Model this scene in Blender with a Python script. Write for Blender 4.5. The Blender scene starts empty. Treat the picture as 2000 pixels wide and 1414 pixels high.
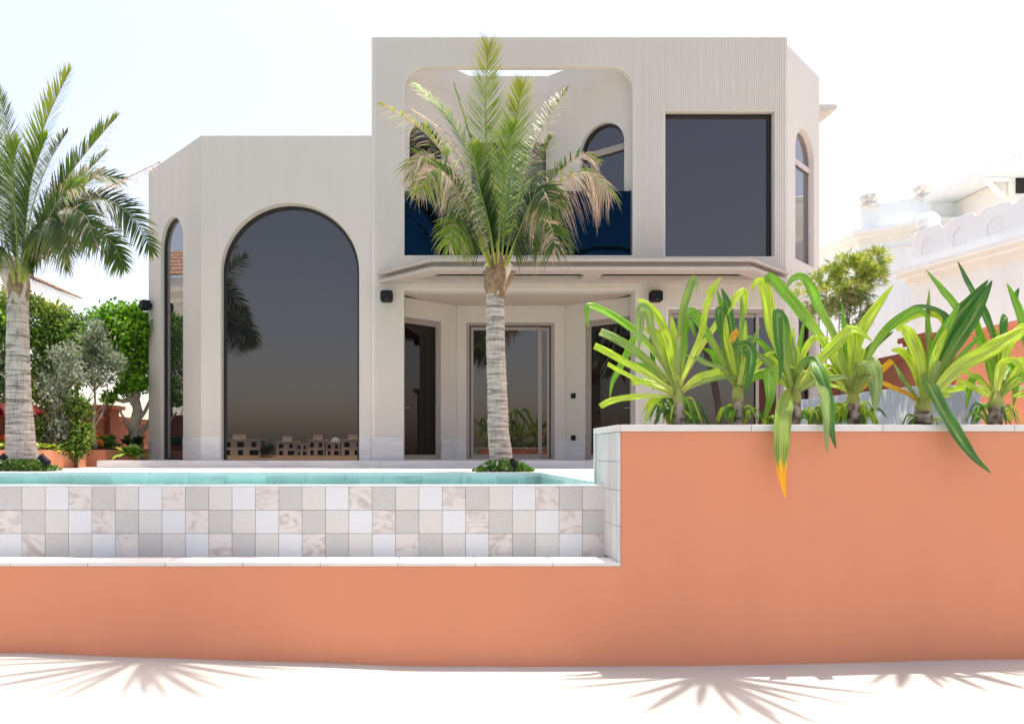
import bpy, bmesh, math, random
from math import sin, cos, pi, radians, sqrt, atan2
from mathutils import Vector, Matrix, noise
C = bpy.context.scene.collection
random.seed(7)
# ------------------------------------------------------------------ camera
F, VX, VY, EYE = 1490.0, 845.0, 887.0, 1.70
cam_d = bpy.data.cameras.new('camera')
cam = bpy.data.objects.new('camera', cam_d); C.objects.link(cam)
cam.location = (0, 0, EYE); cam.rotation_euler = (pi/2, 0, 0)
cam_d.sensor_width = 36; cam_d.lens = F/2000*36
cam_d.shift_x = (1000-VX)/2000; cam_d.shift_y = (VY-707)/2000
cam_d.clip_start = 0.1; cam_d.clip_end = 3000
bpy.context.scene.camera = cam
# ------------------------------------------------------------------ light
SUN_DIR = Vector((0.09, 0.16, 1.0)).normalized()
EL = math.asin(SUN_DIR.z); AZ = atan2(SUN_DIR.x, SUN_DIR.y)
w = bpy.data.worlds.new('World'); bpy.context.scene.world = w; w.use_nodes = True
nt = w.node_tree
sky = nt.nodes.new('ShaderNodeTexSky'); sky.sky_type = 'NISHITA'; sky.sun_disc = False
sky.sun_elevation = EL; sky.sun_rotation = AZ
sky.air_density = 1.0; sky.dust_density = 2.9; sky.ozone_density = 0.0; sky.altitude = 0
bg = nt.nodes['Background']; bg.inputs[1].default_value = 0.15
hz = nt.nodes.new('ShaderNodeMix'); hz.data_type = 'RGBA'; hz.blend_type = 'MULTIPLY'; hz.inputs[0].default_value = 1; hz.inputs[7].default_value = (1.17, 1.0, 0.925, 1)   # milky desert haze
nt.links.new(sky.outputs[0], hz.inputs[6]); nt.links.new(hz.outputs[2], bg.inputs[0])
sl = bpy.data.lights.new('sun', 'SUN'); sl.energy = 2.9; sl.angle = radians(0.5); sl.color = (1.0, 0.955, 0.88)
so = bpy.data.objects.new('sun', sl); C.objects.link(so)
so.rotation_euler = SUN_DIR.to_track_quat('Z', 'Y').to_euler()
vs = bpy.context.scene.view_settings
vs.view_transform = 'Standard'; vs.look = 'None'; vs.gamma = 1; vs.exposure = 1.2
bpy.context.scene.cycles.max_bounces = 8
bpy.context.scene.cycles.transparent_max_bounces = 16

def at(px, py, Y):
    return Vector(((px-VX)/F*Y, Y, EYE+(VY-py)/F*Y))
def zat(py, Y): return EYE+(VY-py)/F*Y
def xat(px, Y): return (px-VX)/F*Y

# ------------------------------------------------------------------ materials
MATS = {}
def newmat(name):
    m = bpy.data.materials.new(name); m.use_nodes = True
    return m, m.node_tree, m.node_tree.nodes['Principled BSDF']
def N(t, kind, **kw):
    n = t.nodes.new(kind)
    for k, v in kw.items(): setattr(n, k, v)
    return n
def surf(name, col, rough=0.8, var=0.06, scale=3.0, bump=0.15, bscale=60, spec=0.3, streak=0.0, col2=None, metallic=0.0, bdist=0.01):
    """painted / stone surface with soft mottling, fine grain and optional vertical weather streaks"""
    m, t, p = newmat(name)
    tc = N(t, 'ShaderNodeTexCoord')
    n1 = N(t, 'ShaderNodeTexNoise'); n1.inputs['Scale'].default_value = scale; n1.inputs['Detail'].default_value = 5
    t.links.new(tc.outputs['Object'], n1.inputs['Vector'])
    cr = N(t, 'ShaderNodeValToRGB')
    lo = [max(0, c*(1-var)) for c in col]; hi = [min(1, c*(1+var)) for c in (col2 or col)]
    cr.color_ramp.elements[0].position = 0.32; cr.color_ramp.elements[1].position = 0.68
    cr.color_ramp.elements[0].color = (*lo, 1); cr.color_ramp.elements[1].color = (*hi, 1)
    t.links.new(n1.outputs[0], cr.inputs[0])
    out = cr.outputs[0]
    if streak:
        mp = N(t, 'ShaderNodeMapping'); mp.inputs['Scale'].default_value = (3.0, 3.0, 0.18)
        t.links.new(tc.outputs['Object'], mp.inputs[0])
        n3 = N(t, 'ShaderNodeTexNoise'); n3.inputs['Scale'].default_value = 1.6; n3.inputs['Detail'].default_value = 6
        t.links.new(mp.outputs[0], n3.inputs['Vector'])
        r3 = N(t, 'ShaderNodeMapRange'); r3.inputs[1].default_value = 0.35; r3.inputs[2].default_value = 0.7
        r3.inputs[3].default_value = 1.0; r3.inputs[4].default_value = 1-streak
        t.links.new(n3.outputs[0], r3.inputs[0])
        mx = N(t, 'ShaderNodeMix', data_type='RGBA', blend_type='MULTIPLY'); mx.inputs[0].default_value = 1
        t.links.new(out, mx.inputs[6]); t.links.new(r3.outputs[0], mx.inputs[7]); out = mx.outputs[2]
    t.links.new(out, p.inputs['Base Color'])
    p.inputs['Roughness'].default_value = rough; p.inputs['Specular IOR Level'].default_value = spec
    p.inputs['Metallic'].default_value = metallic
    n2 = N(t, 'ShaderNodeTexNoise'); n2.inputs['Scale'].default_value = bscale; n2.inputs['Detail'].default_value = 4
    t.links.new(tc.outputs['Object'], n2.inputs['Vector'])
    b = N(t, 'ShaderNodeBump'); b.inputs['Strength'].default_value = bump; b.inputs['Distance'].default_value = bdist
    t.links.new(n2.outputs[0], b.inputs['Height']); t.links.new(b.outputs[0], p.inputs['Normal'])
    MATS[name] = m; return m
def stone(name, col, vein, stretch=(1, 1, 1), scale=2.0, amount=0.5, rough=0.5, distort=1.5, detail=8, lo=0.45, hi=0.62):
    """stone with veins stretched along one axis"""
    m, t, p = newmat(name)
    tc = N(t, 'ShaderNodeTexCoord'); mp = N(t, 'ShaderNodeMapping'); mp.inputs['Scale'].default_value = stretch
    t.links.new(tc.outputs['Object'], mp.inputs[0])
    n1 = N(t, 'ShaderNodeTexNoise'); n1.inputs['Scale'].default_value = scale; n1.inputs['Detail'].default_value = detail
    n1.inputs['Distortion'].default_value = distort
    t.links.new(mp.outputs[0], n1.inputs['Vector'])
    cr = N(t, 'ShaderNodeValToRGB'); e = cr.color_ramp.elements
    e[0].position = lo; e[1].position = hi
    e[0].color = (*col, 1); e[1].color = (*[c*(1-amount)+v*amount for c, v in zip(col, vein)], 1)
    t.links.new(n1.outputs[0], cr.inputs[0]); t.links.new(cr.outputs[0], p.inputs['Base Color'])
    p.inputs['Roughness'].default_value = rough
    MATS[name] = m; return m
def glassmat(name, col, ior=1.75, rough=0.0):
    m, t, p = newmat(name)
    p.inputs['Base Color'].default_value = (*col, 1); p.inputs['Roughness'].default_value = rough
    p.inputs['IOR'].default_value = ior; p.inputs['Specular Tint'].default_value = (1.0, 0.92, 0.87, 1)
    MATS[name] = m; return m
def leafmat(name, trans=0.35, rough=0.42, spec=0.4, streak=False):
    m, t, p = newmat(name)
    a = N(t, 'ShaderNodeAttribute', attribute_name='Col')
    out = a.outputs['Color']
    if streak:
        u = N(t, 'ShaderNodeAttribute', attribute_name='Across')
        wv = N(t, 'ShaderNodeTexNoise'); wv.inputs['Scale'].default_value = 22; wv.inputs['Detail'].default_value = 2
        mp = N(t, 'ShaderNodeMapping'); mp.inputs['Scale'].default_value = (1, 0.05, 1)
        t.links.new(u.outputs['Vector'], mp.inputs[0]); t.links.new(mp.outputs[0], wv.inputs['Vector'])
        r = N(t, 'ShaderNodeMapRange'); r.inputs[1].default_value = 0.3; r.inputs[2].default_value = 0.7
        r.inputs[3].default_value = 0.5; r.inputs[4].default_value = 1.45
        t.links.new(wv.outputs[0], r.inputs[0])
        mx = N(t, 'ShaderNodeMix', data_type='RGBA', blend_type='MULTIPLY'); mx.inputs[0].default_value = 1
        t.links.new(out, mx.inputs[6]); t.links.new(r.outputs[0], mx.inputs[7]); out = mx.outputs[2]
        b = N(t, 'ShaderNodeBump'); b.inputs['Strength'].default_value = 0.6; b.inputs['Distance'].default_value = 0.004
        t.links.new(wv.outputs[0], b.inputs['Height']); t.links.new(b.outputs[0], p.inputs['Normal'])
    t.links.new(out, p.inputs['Base Color'])
    p.inputs['Roughness'].default_value = rough; p.inputs['Specular IOR Level'].default_value = spec
    tr = N(t, 'ShaderNodeBsdfTranslucent')
    hs = N(t, 'ShaderNodeHueSaturation'); hs.inputs['Saturation'].default_value = 1.03; hs.inputs['Value'].default_value = 1.4
    t.links.new(out, hs.inputs['Color']); t.links.new(hs.outputs[0], tr.inputs[0])
    mix = N(t, 'ShaderNodeMixShader'); mix.inputs[0].default_value = trans
    t.links.new(p.outputs[0], mix.inputs[1]); t.links.new(tr.outputs[0], mix.inputs[2])
    t.links.new(mix.outputs[0], t.nodes['Material Output'].inputs[0])
    MATS[name] = m; return m

surf('sand', (0.425, 0.42, 0.375), 0.9, 0.05, 1.2, 0.5, 45, 0.1)
surf('stucco', (0.57, 0.53, 0.465), 0.85, 0.02, 0.9, 0.12, 90, 0.2, streak=0.03, bdist=0.004)
surf('ribbed', (0.625, 0.585, 0.52), 0.8, 0.02, 0.8, 0.08, 120, 0.2, streak=0.02, bdist=0.003)
surf('reveal', (0.54, 0.46, 0.38), 0.85, 0.03, 1.0, 0.1, 90, 0.2)
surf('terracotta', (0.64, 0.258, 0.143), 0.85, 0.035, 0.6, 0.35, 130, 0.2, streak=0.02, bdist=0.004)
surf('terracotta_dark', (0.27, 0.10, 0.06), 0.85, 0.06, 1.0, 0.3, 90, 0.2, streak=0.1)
surf('coping', (0.66, 0.63, 0.59), 0.7, 0.05, 4.0, 0.15, 60, 0.3)
surf('deck_stone', (0.76, 0.72, 0.67), 0.7, 0.04, 2.0, 0.1, 60, 0.3)
surf('frame', (0.30, 0.255, 0.22), 0.45, 0.02, 5, 0.02, 60, 0.5)
surf('frame_light', (0.52, 0.45, 0.42), 0.5, 0.02, 5, 0.02, 60, 0.5)
surf('frame_black', (0.012, 0.011, 0.011), 0.35, 0.02, 5, 0.02, 60, 0.5)
surf('canopy_metal', (0.44, 0.385, 0.34), 0.55, 0.02, 3, 0.03, 60, 0.4)
surf('hardware', (0.42, 0.37, 0.33), 0.4, 0.02, 5, 0.02, 60, 0.5, metallic=0.4)
surf('chrome', (0.7, 0.7, 0.7), 0.25, 0.0, 5, 0.0, 60, 0.5, metallic=1.0)
surf('black_plastic', (0.007, 0.008, 0.011), 0.6, 0.05, 20, 0.05, 200, 0.25)
surf('white_paint', (0.85, 0.88, 0.86), 0.8, 0.025, 1.0, 0.12, 60, 0.2, streak=0.04)
surf('white_weathered', (0.72, 0.69, 0.63), 0.85, 0.25, 9.0, 0.3, 40, 0.2)
surf('cream_soffit', (0.84, 0.81, 0.74), 0.85, 0.03, 1.0, 0.1, 60, 0.2)
surf('roof_tile', (0.36, 0.23, 0.16), 0.85, 0.3, 7.0, 0.3, 40, 0.2)
surf('pool_tile', (0.45, 0.54, 0.51), 0.4, 0.12, 3.0, 0.1, 30, 0.4)
surf('pool_coping', (0.56, 0.66, 0.64), 0.6, 0.06, 2.5, 0.1, 30, 0.3)
surf('soil', (0.09, 0.06, 0.04), 0.95, 0.3, 20, 0.8, 60, 0.1, bdist=0.02)
surf('fibre', (0.27, 0.175, 0.11), 0.95, 0.35, 14, 0.8, 120, 0.1, bdist=0.01)
surf('sheath', (0.50, 0.42, 0.34), 0.85, 0.25, 10, 0.6, 90, 0.15, bdist=0.006)
surf('bark_pale', (0.42, 0.36, 0.29), 0.9, 0.25, 7, 0.6, 40, 0.1, bdist=0.015)
surf('bark_brown', (0.20, 0.14, 0.09), 0.9, 0.3, 9, 0.6, 50, 0.1, bdist=0.01)
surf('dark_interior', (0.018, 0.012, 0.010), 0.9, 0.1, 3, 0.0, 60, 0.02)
surf('far_wall', (0.85, 0.72, 0.60), 0.85, 0.05, 0.2, 0.0, 10, 0.1)
surf('far_sand', (0.60, 0.42, 0.26), 0.9, 0.06, 0.1, 0.0, 10, 0.1)
surf('tile_granite', (0.50, 0.485, 0.455), 0.75, 0.11, 160, 0.3, 200, 0.3, bdist=0.003)
surf('tile_beige', (0.59, 0.575, 0.535), 0.7, 0.05, 90, 0.15, 200, 0.3, bdist=0.003)
surf('tile_white', (0.645, 0.655, 0.65), 0.65, 0.03, 60, 0.1, 200, 0.3, bdist=0.003)
surf('grout', (0.30, 0.27, 0.24), 0.9, 0.2, 30, 0.2, 100, 0.1)
stone('tile_marble', (0.63, 0.59, 0.55), (0.36, 0.29, 0.23), (1, 1, 1.5), 4.5, 0.6, 0.6, 2.4, 12, 0.47, 0.66)
stone('travertine', (0.60, 0.585, 0.565), (0.42, 0.415, 0.41), (1.0, 1.0, 7.0), 1.3, 0.55, 0.6, 0.8, 8, 0.40, 0.66)
stone('travertine_upright', (0.60, 0.585, 0.56), (0.40, 0.39, 0.38), (9.0, 9.0, 1.0), 1.0, 0.6, 0.6, 0.6, 8, 0.40, 0.66)
stone('grey_marble', (0.21, 0.25, 0.29), (0.55, 0.58, 0.60), (3, 3, 1.2), 3.0, 0.9, 0.4, 1.4, 9, 0.52, 0.74)
glassmat('glass_dark', (0.011, 0.011, 0.013), 1.85)
glassmat('glass_black', (0.006, 0.005, 0.005), 1.45)
glassmat('glass_side', (0.02, 0.024, 0.03), 3.4)
leafmat('palm_leaf', 0.27, 0.45, 0.28)
leafmat('lily_leaf', 0.5, 0.33, 0.45, streak=True)
leafmat('tree_leaf', 0.33, 0.5, 0.3)
# balcony glass: blue tinted, part mirror, part see-through
m, t, p = newmat('balcony_glass'); MATS['balcony_glass'] = m
tr = N(t, 'ShaderNodeBsdfTransparent'); tr.inputs[0].default_value = (0.012, 0.05, 0.085, 1)
gl = N(t, 'ShaderNodeBsdfGlossy'); gl.inputs['Roughness'].default_value = 0.0; gl.inputs[0].default_value = (0.12, 0.5, 1, 1)
fr = N(t, 'ShaderNodeFresnel'); fr.inputs[0].default_value = 1.38
mx = N(t, 'ShaderNodeMixShader')
t.links.new(fr.outputs[0], mx.inputs[0]); t.links.new(tr.outputs[0], mx.inputs[1]); t.links.new(gl.outputs[0], mx.inputs[2])
t.links.new(mx.outputs[0], t.nodes['Material Output'].inputs[0])
# pool water: fresnel mirror over a clear teal body with small ripples
m, t, p = newmat('water'); MATS['water'] = m
tc = N(t, 'ShaderNodeTexCoord'); mp = N(t, 'ShaderNodeMapping'); mp.inputs['Scale'].default_value = (0.55, 1.6, 1)
n1 = N(t, 'ShaderNodeTexNoise'); n1.inputs['Scale'].default_value = 3.2; n1.inputs['Detail'].default_value = 3
b = N(t, 'ShaderNodeBump'); b.inputs['Strength'].default_value = 0.35; b.inputs['Distance'].default_value = 0.05
t.links.new(tc.outputs['Object'], mp.inputs[0]); t.links.new(mp.outputs[0], n1.inputs['Vector']); t.links.new(n1.outputs[0], b.inputs['Height'])
tr = N(t, 'ShaderNodeBsdfTransparent'); tr.inputs[0].default_value = (0.72, 0.95, 0.94, 1)
gl = N(t, 'ShaderNodeBsdfGlossy'); gl.inputs['Roughness'].default_value = 0.03; gl.inputs[0].default_value = (0.8, 1, 1, 1)
fr = N(t, 'ShaderNodeFresnel'); fr.inputs[0].default_value = 1.33
t.links.new(b.outputs[0], gl.inputs['Normal']); t.links.new(b.outputs[0], fr.inputs['Normal'])
mr = N(t, 'ShaderNodeMapRange'); mr.inputs[2].default_value = 1.0; mr.inputs[4].default_value = 0.72
t.links.new(fr.outputs[0], mr.inputs[0])
mx = N(t, 'ShaderNodeMixShader'); t.links.new(mr.outputs[0], mx.inputs[0])
t.links.new(tr.outputs[0], mx.inputs[1]); t.links.new(gl.outputs[0], mx.inputs[2]); t.links.new(mx.outputs[0], t.nodes['Material Output'].inputs[0])
surf('sea_water', (0.05, 0.16, 0.18), 0.15, 0.1, 0.05, 0.3, 2, 0.5, bdist=0.1)
# ringed palm bark
m, t, p = newmat('palm_bark'); MATS['palm_bark'] = m
tc = N(t, 'ShaderNodeTexCoord')
mp = N(t, 'ShaderNodeMapping'); mp.inputs['Scale'].default_value = (1.6, 1.6, 17)
n1 = N(t, 'ShaderNodeTexNoise'); n1.inputs['Scale'].default_value = 1.6; n1.inputs['Detail'].default_value = 8; n1.inputs['Distortion'].default_value = 0.6
t.links.new(tc.outputs['Object'], mp.inputs[0]); t.links.new(mp.outputs[0], n1.inputs['Vector'])
cr = N(t, 'ShaderNodeValToRGB'); e = cr.color_ramp.elements
e[0].position = 0.36; e[0].color = (0.17, 0.135, 0.11, 1); e[1].position = 0.56; e[1].color = (0.50, 0.43, 0.36, 1)
x = cr.color_ramp.elements.new(0.46); x.color = (0.36, 0.31, 0.26, 1)
t.links.new(n1.outputs[0], cr.inputs[0])
mp2 = N(t, 'ShaderNodeMapping'); mp2.inputs['Scale'].default_value = (34, 34, 3)
n2 = N(t, 'ShaderNodeTexNoise'); n2.inputs['Scale'].default_value = 1.5; n2.inputs['Detail'].default_value = 4
t.links.new(tc.outputs['Object'], mp2.inputs[0]); t.links.new(mp2.outputs[0], n2.inputs['Vector'])
r2 = N(t, 'ShaderNodeMapRange'); r2.inputs[1].default_value = 0.36; r2.inputs[2].default_value = 0.5; r2.inputs[3].default_value = 0.74; r2.inputs[4].default_value = 1.08
t.links.new(n2.outputs[0], r2.inputs[0])
mxc = N(t, 'ShaderNodeMix', data_type='RGBA', blend_type='MULTIPLY'); mxc.inputs[0].default_value = 1
t.links.new(cr.outputs[0], mxc.inputs[6]); t.links.new(r2.outputs[0], mxc.inputs[7]); t.links.new(mxc.outputs[2], p.inputs['Base Color'])
b = N(t, 'ShaderNodeBump'); b.inputs['Strength'].default_value = 0.7; b.inputs['Distance'].default_value = 0.02
t.links.new(n2.outputs[0], b.inputs['Height']); t.links.new(b.outputs[0], p.inputs['Normal']); p.inputs['Roughness'].default_value = 0.9

# ------------------------------------------------------------------ mesh helpers
class MB:
    def __init__(s): s.v = []; s.f = []; s.m = []; s.c = []; s.a = []
    def box(s, x0, x1, y0, y1, z0, z1, mi=0):
        b = len(s.v)
        s.v += [(x, y, z) for z in (z0, z1) for y in (y0, y1) for x in (x0, x1)]
        for f in ((0, 2, 3, 1), (4, 5, 7, 6), (0, 1, 5, 4), (2, 6, 7, 3), (0, 4, 6, 2), (1, 3, 7, 5)):
            s.f.append([b+i for i in f]); s.m.append(mi)
        return s
    def obox(s, p, q, w, h, mi=0, up=Vector((0, 0, 1))):
        """a bar from p to q, w wide and h high, hanging h/2 each side of the line"""
        p = Vector(p); q = Vector(q); d = (q-p).normalized(); sd = d.cross(up)
        sd = sd.normalized() if sd.length > 1e-5 else Vector((1, 0, 0)); u2 = sd.cross(d)
        b = len(s.v)
        for o in (p, q):
            for a, c in ((-1, -1), (1, -1), (1, 1), (-1, 1)): s.v.append(tuple(o+sd*a*w/2+u2*c*h/2))
        for f in ((0, 1, 2, 3), (4, 7, 6, 5), (0, 4, 5, 1), (1, 5, 6, 2), (2, 6, 7, 3), (3, 7, 4, 0)):
            s.f.append([b+i for i in f]); s.m.append(mi)
        return s
    def tube(s, pts, rads, n=8, mi=0, cap=True):
        b = len(s.v); pts = [Vector(p) for p in pts]
        for i, p in enumerate(pts):
            d = (pts[min(i+1, len(pts)-1)]-pts[max(i-1, 0)]).normalized()
            r = Vector((0, 1, 0)) if abs(d.y) < 0.9 else Vector((1, 0, 0))
            e1 = d.cross(r).normalized(); e2 = d.cross(e1)
            for k in range(n):
                a = 2*pi*k/n; s.v.append(tuple(p+(e1*cos(a)+e2*sin(a))*rads[i]))
        for i in range(len(pts)-1):
            for k in range(n):
                s.f.append([b+i*n+k, b+i*n+(k+1) % n, b+(i+1)*n+(k+1) % n, b+(i+1)*n+k]); s.m.append(mi)
        if cap:
            s.f.append([b+k for k in range(n)][::-1]); s.m.append(mi)
            s.f.append([b+(len(pts)-1)*n+k for k in range(n)]); s.m.append(mi)
        return s
    def poly(s, pts, mi=0):
        b = len(s.v); s.v += [tuple(p) for p in pts]; s.f.append(list(range(b, b+len(pts)))); s.m.append(mi); return s
    def prism(s, pts, z0, z1, mi=0):
        b = len(s.v); n = len(pts)
        s.v += [(p[0], p[1], z0) for p in pts]+[(p[0], p[1], z1) for p in pts]
        s.f.append([b+i for i in range(n)][::-1]); s.m.append(mi)
        s.f.append([b+n+i for i in range(n)]); s.m.append(mi)
        for i in range(n): s.f.append([b+i, b+(i+1) % n, b+n+(i+1) % n, b+n+i]); s.m.append(mi)
        return s
    def build(s, name, mats, parent=None, smooth=False, loc=None):
        me = bpy.data.meshes.new(name); me.from_pydata(s.v, [], s.f)
        for mm in (mats if isinstance(mats, (list, tuple)) else [mats]): me.materials.append(MATS[mm])
        if any(s.m): me.polygons.foreach_set('material_index', s.m)
        if smooth: me.polygons.foreach_set('use_smooth', [True]*len(s.f))
        if s.c:
            at_ = me.color_attributes.new('Col', 'FLOAT_COLOR', 'POINT')
            at_.data.foreach_set('color', [x for c in s.c for x in (c[0], c[1], c[2], 1.0)])
        if s.a:
            a2 = me.attributes.new('Across', 'FLOAT_VECTOR', 'POINT')
            a2.data.foreach_set('vector', [x for c in s.a for x in c])
        me.update()
        o = bpy.data.objects.new(name, me); C.objects.link(o)
        if loc is not None: o.location = loc
        if parent is not None:
            o.parent = parent; o.matrix_parent_inverse = Matrix.Translation(-Vector(parent.location))
        return o
def box(name, mat, parent, *a): return MB().box(*a).build(name, mat, parent)
def bev(o, w=0.006, seg=2):
    md = o.modifiers.new('bevel', 'BEVEL'); md.width = w; md.segments = seg; md.limit_method = 'ANGLE'; md.angle_limit = radians(40); return o
def tag(o, label=None, cat=None, group=None, kind=None):
    if label: o['label'] = label
    if cat: o['category'] = cat
    if group: o['group'] = group
    if kind: o['kind'] = kind
    return o
def thing(name, loc, label, cat, group=None):
    o = bpy.data.objects.new(name, None); C.objects.link(o); o.location = loc; o.empty_display_size = 0.2
    return tag(o, label, cat, group)

class Frame:
    """local wall frame: u along the wall, v up, w inward (away from the viewer)"""
    def __init__(s, o, d):
        s.o = Vector(o); s.d = Vector(d).normalized(); s.n = Vector((-s.d.y, s.d.x, 0))
    def P(s, u, v, w=0): return s.o+s.d*u+s.n*w+Vector((0, 0, v))
    def u_of(s, px):
        k = (px-VX)/F   # k*(oy+u*dy) = ox+u*dx
        return (k*s.o.y-s.o.x)/(s.d.x-k*s.d.y)
def arch(u0, u1, v0, v1, n=28, rr=None):
    """outline with a round head (rr: corner radius, default half the width)"""
    r = rr if rr else (u1-u0)/2
    pts = [(u0, v0), (u1, v0)]
    pts += [(u1-r+r*cos(a), v1-r+r*sin(a)) for a in [pi/2*i/n for i in range(n+1)]]
    pts += [(u0+r-r*sin(a), v1-r+r*cos(a)) for a in [pi/2*i/n for i in range(n+1)]]
    out = []
    for q in pts:
        if not out or (abs(q[0]-out[-1][0])+abs(q[1]-out[-1][1])) > 1e-6: out.append(q)
    return out
def rect(u0, u1, v0, v1): return [(u0, v0), (u1, v0), (u1, v1), (u0, v1)]
def inset(pts, d):
    n = len(pts); out = []
    for i in range(n):
        a = Vector(pts[i-1]); b_ = Vector(pts[i]); c = Vector(pts[(i+1) % n])
        t1 = (b_-a).normalized(); t2 = (c-b_).normalized()
        n1 = Vector((-t1.y, t1.x)); n2 = Vector((-t2.y, t2.x)); h = (n1+n2)
        h = h/max(0.2, h.dot(n1))*1.0 if h.length > 1e-6 else n1
        out.append(tuple(b_+h*d))
    return out
def plate(name, fr, outer, holes, w0, w1, mat, parent, bevel=0):
    """a flat plate with real openings, from depth w0 to w1 of the wall frame"""
    cu = bpy.data.curves.new(name, 'CURVE'); cu.dimensions = '2D'; cu.fill_mode = 'BOTH'; cu.extrude = (w1-w0)/2
    for loop in [outer]+list(holes):
        sp = cu.splines.new('POLY'); sp.points.add(len(loop)-1); sp.use_cyclic_u = True
        for i, q in enumerate(loop): sp.points[i].co = (q[0], q[1], 0, 1)
    tmp = bpy.data.objects.new(name, cu); C.objects.link(tmp)
    me = bpy.data.meshes.new_from_object(tmp.evaluated_get(bpy.context.evaluated_depsgraph_get()))
    bpy.data.objects.remove(tmp); bpy.data.curves.remove(cu)
    wm = (w0+w1)/2
    for v in me.vertices: v.co = fr.P(v.co.x, v.co.y, wm-v.co.z)
    me.materials.clear(); me.materials.append(MATS[mat])
    me.name = name
    bm = bmesh.new(); bm.from_mesh(me); bmesh.ops.remove_doubles(bm, verts=bm.verts, dist=1e-5)
    bmesh.ops.recalc_face_normals(bm, faces=bm.faces); bm.to_mesh(me); bm.free()
    o = bpy.data.objects.new(name, me); C.objects.link(o)
    if parent is not None:
        o.parent = parent; o.matrix_parent_inverse = Matrix.Translation(-Vector(parent.location))
    if bevel: bev(o, bevel)
    return o
def pane(fr, loop, w, mat, parent, name='pane'):
    return plate(name, fr, loop, [], w, w+0.012, mat, parent)
def window(fr, loop, w, mat, parent, fw=0.05, fmat='frame_black', fd=0.05, name='window', pm='glass_dark'):
    f = plate(name, fr, loop, [inset(loop, fw)], w-fd, w, fmat, parent)
    pane(fr, inset(loop, fw*0.7), w-0.02, mat, f)
    return f

# ------------------------------------------------------------------ ground and water
def ground_h(x, y):
    z = 0.0
    if y < 7 and y > -12:
        z += 0.10*max(0, min(1, (-x-0.2)/3.2)) + 0.06*max(0, min(1, (x-2.0)/3.0))
        z += 0.012*noise.noise(Vector((x*1.1, y*1.1, 0)))+0.006*noise.noise(Vector((x*4, y*4, 3)))
    if y < -14: z -= min(2.2, (-14-y)*0.12)
    return z
def axis(vals):
    out = []
    for a, b_, n in vals: out += [a+(b_-a)*i/n for i in range(n)]
    return out+[vals[-1][1]]
xs = axis([(-900, -12, 12), (-12, 12, 96), (12, 900, 12)]); ys = axis([(-45, -12, 14), (-12, 8, 80), (8, 900, 14)])
g = MB(); g.v = [(x, y, ground_h(x, y)) for y in ys for x in xs]; nx = len(xs)
for j in range(len(ys)-1):
    for i in range(nx-1): g.f.append([j*nx+i, j*nx+i+1, (j+1)*nx+i+1, (j+1)*nx+i]); g.m.append(0)
tag(g.build('ground', 'sand', smooth=True), 'pale sunlit sand in front of the orange wall', 'ground', kind='structure')
tag(MB().poly([(-1500, -1500, -1.0), (1500, -1500, -1.0), (1500, -16, -1.0), (-1500, -16, -1.0)]).build('sea', 'sea_water'), 'calm sea mirrored in the big windows', 'sea', kind='structure')
tag(MB().poly([(-900, -277, -1.2), (900, -277, -1.2), (900, -284, 1.0), (-900, -284, 1.0)]).poly([(-900, -284, 1.0), (900, -284, 1.0), (900, -420, 1.1), (-900, -420, 1.1)]).build('far_beach', 'far_sand'), 'tan far beach mirrored in the arched window', 'beach', kind='structure')

DZ, WZ, PF = 1.44, 1.365, 11.0     # deck level, water level, far pool edge
XE = 1.515                          # pool end / planter end
deck = MB()
outl = [(XE, 7.05), (XE, PF)]
def bulge(cx, r):
    return [(cx+r*cos(a), PF-0.12-0.30*sin(a)) for a in [pi*i/14 for i in range(15)]]
outl += bulge(1.03, 0.62)+bulge(-6.1, 0.95)+[(-14, PF), (-14, 40), (30, 40), (30, 7.05)]
deck.prism(outl, DZ-0.05, DZ)
tag(deck.build('terrace', 'deck_stone'), 'white stone pool terrace before the villa', 'terrace', kind='structure')
pb = MB()
pb.poly([(-14, 6.7, 0.35), (XE, 6.7, 0.35), (XE, PF+0.1, 0.35), (-14, PF+0.1, 0.35)])
pb.prism([(q[0], q[1]+0.012) for q in outl], 0.30, WZ-0.02)
tag(pb.build('pool_basin', 'pool_tile'), 'teal tiled pool basin under the water', 'pool', kind='structure')
pc = MB()
# coping blocks: separate stones along the far pool edge with small joints
pe = [(XE-0.0, 7.05), (XE, PF)]
edge = [(XE, 7.05), (XE, PF)]+bulge(1.03, 0.62)+bulge(-6.1, 0.95)+[(-14, PF)]
pts = [Vector((a[0], a[1], 0)) for a in edge]
for i in range(len(pts)-1):
    a, b_ = pts[i], pts[i+1]; L = (b_-a).length; n = max(1, round(L/0.55)); d = (b_-a)/n
    nrm = Vector((d.y, -d.x, 0)).normalized()*-1
    for k in range(n):
        p0 = a+d*k+d.normalized()*0.0015; p1 = a+d*(k+1)-d.normalized()*0.0015
        if L < 0.5: p0, p1 = a, b_
        q = [p0+nrm*0.012, p1+nrm*0.012, p1-nrm*0.02, p0-nrm*0.02]
        cx = sum((v.x for v in q))/4; 
        pc.prism([(v.x, v.y) for v in q], DZ-0.048, DZ+0.004, 0)
        q = [p0+nrm*0.006, p1+nrm*0.006, p1-nrm*0.02, p0-nrm*0.02]
        pc.prism([(v.x, v.y) for v in q], WZ-0.12, DZ-0.049, 1 if random.random() < 0.55 else 0)
tag(pc.build('pool_edge', ['pool_coping', 'pool_tile']), 'pale teal coping and waterline tiles round the pool', 'pool edge', kind='structure')
tag(MB().poly([(-14, 6.70, WZ), (XE, 6.70, WZ), (XE, PF+0.3, WZ), (-14, PF+0.3, WZ)]).build('pool_water', 'water'), 'turquoise water of the raised pool', 'water', kind='structure')

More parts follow.
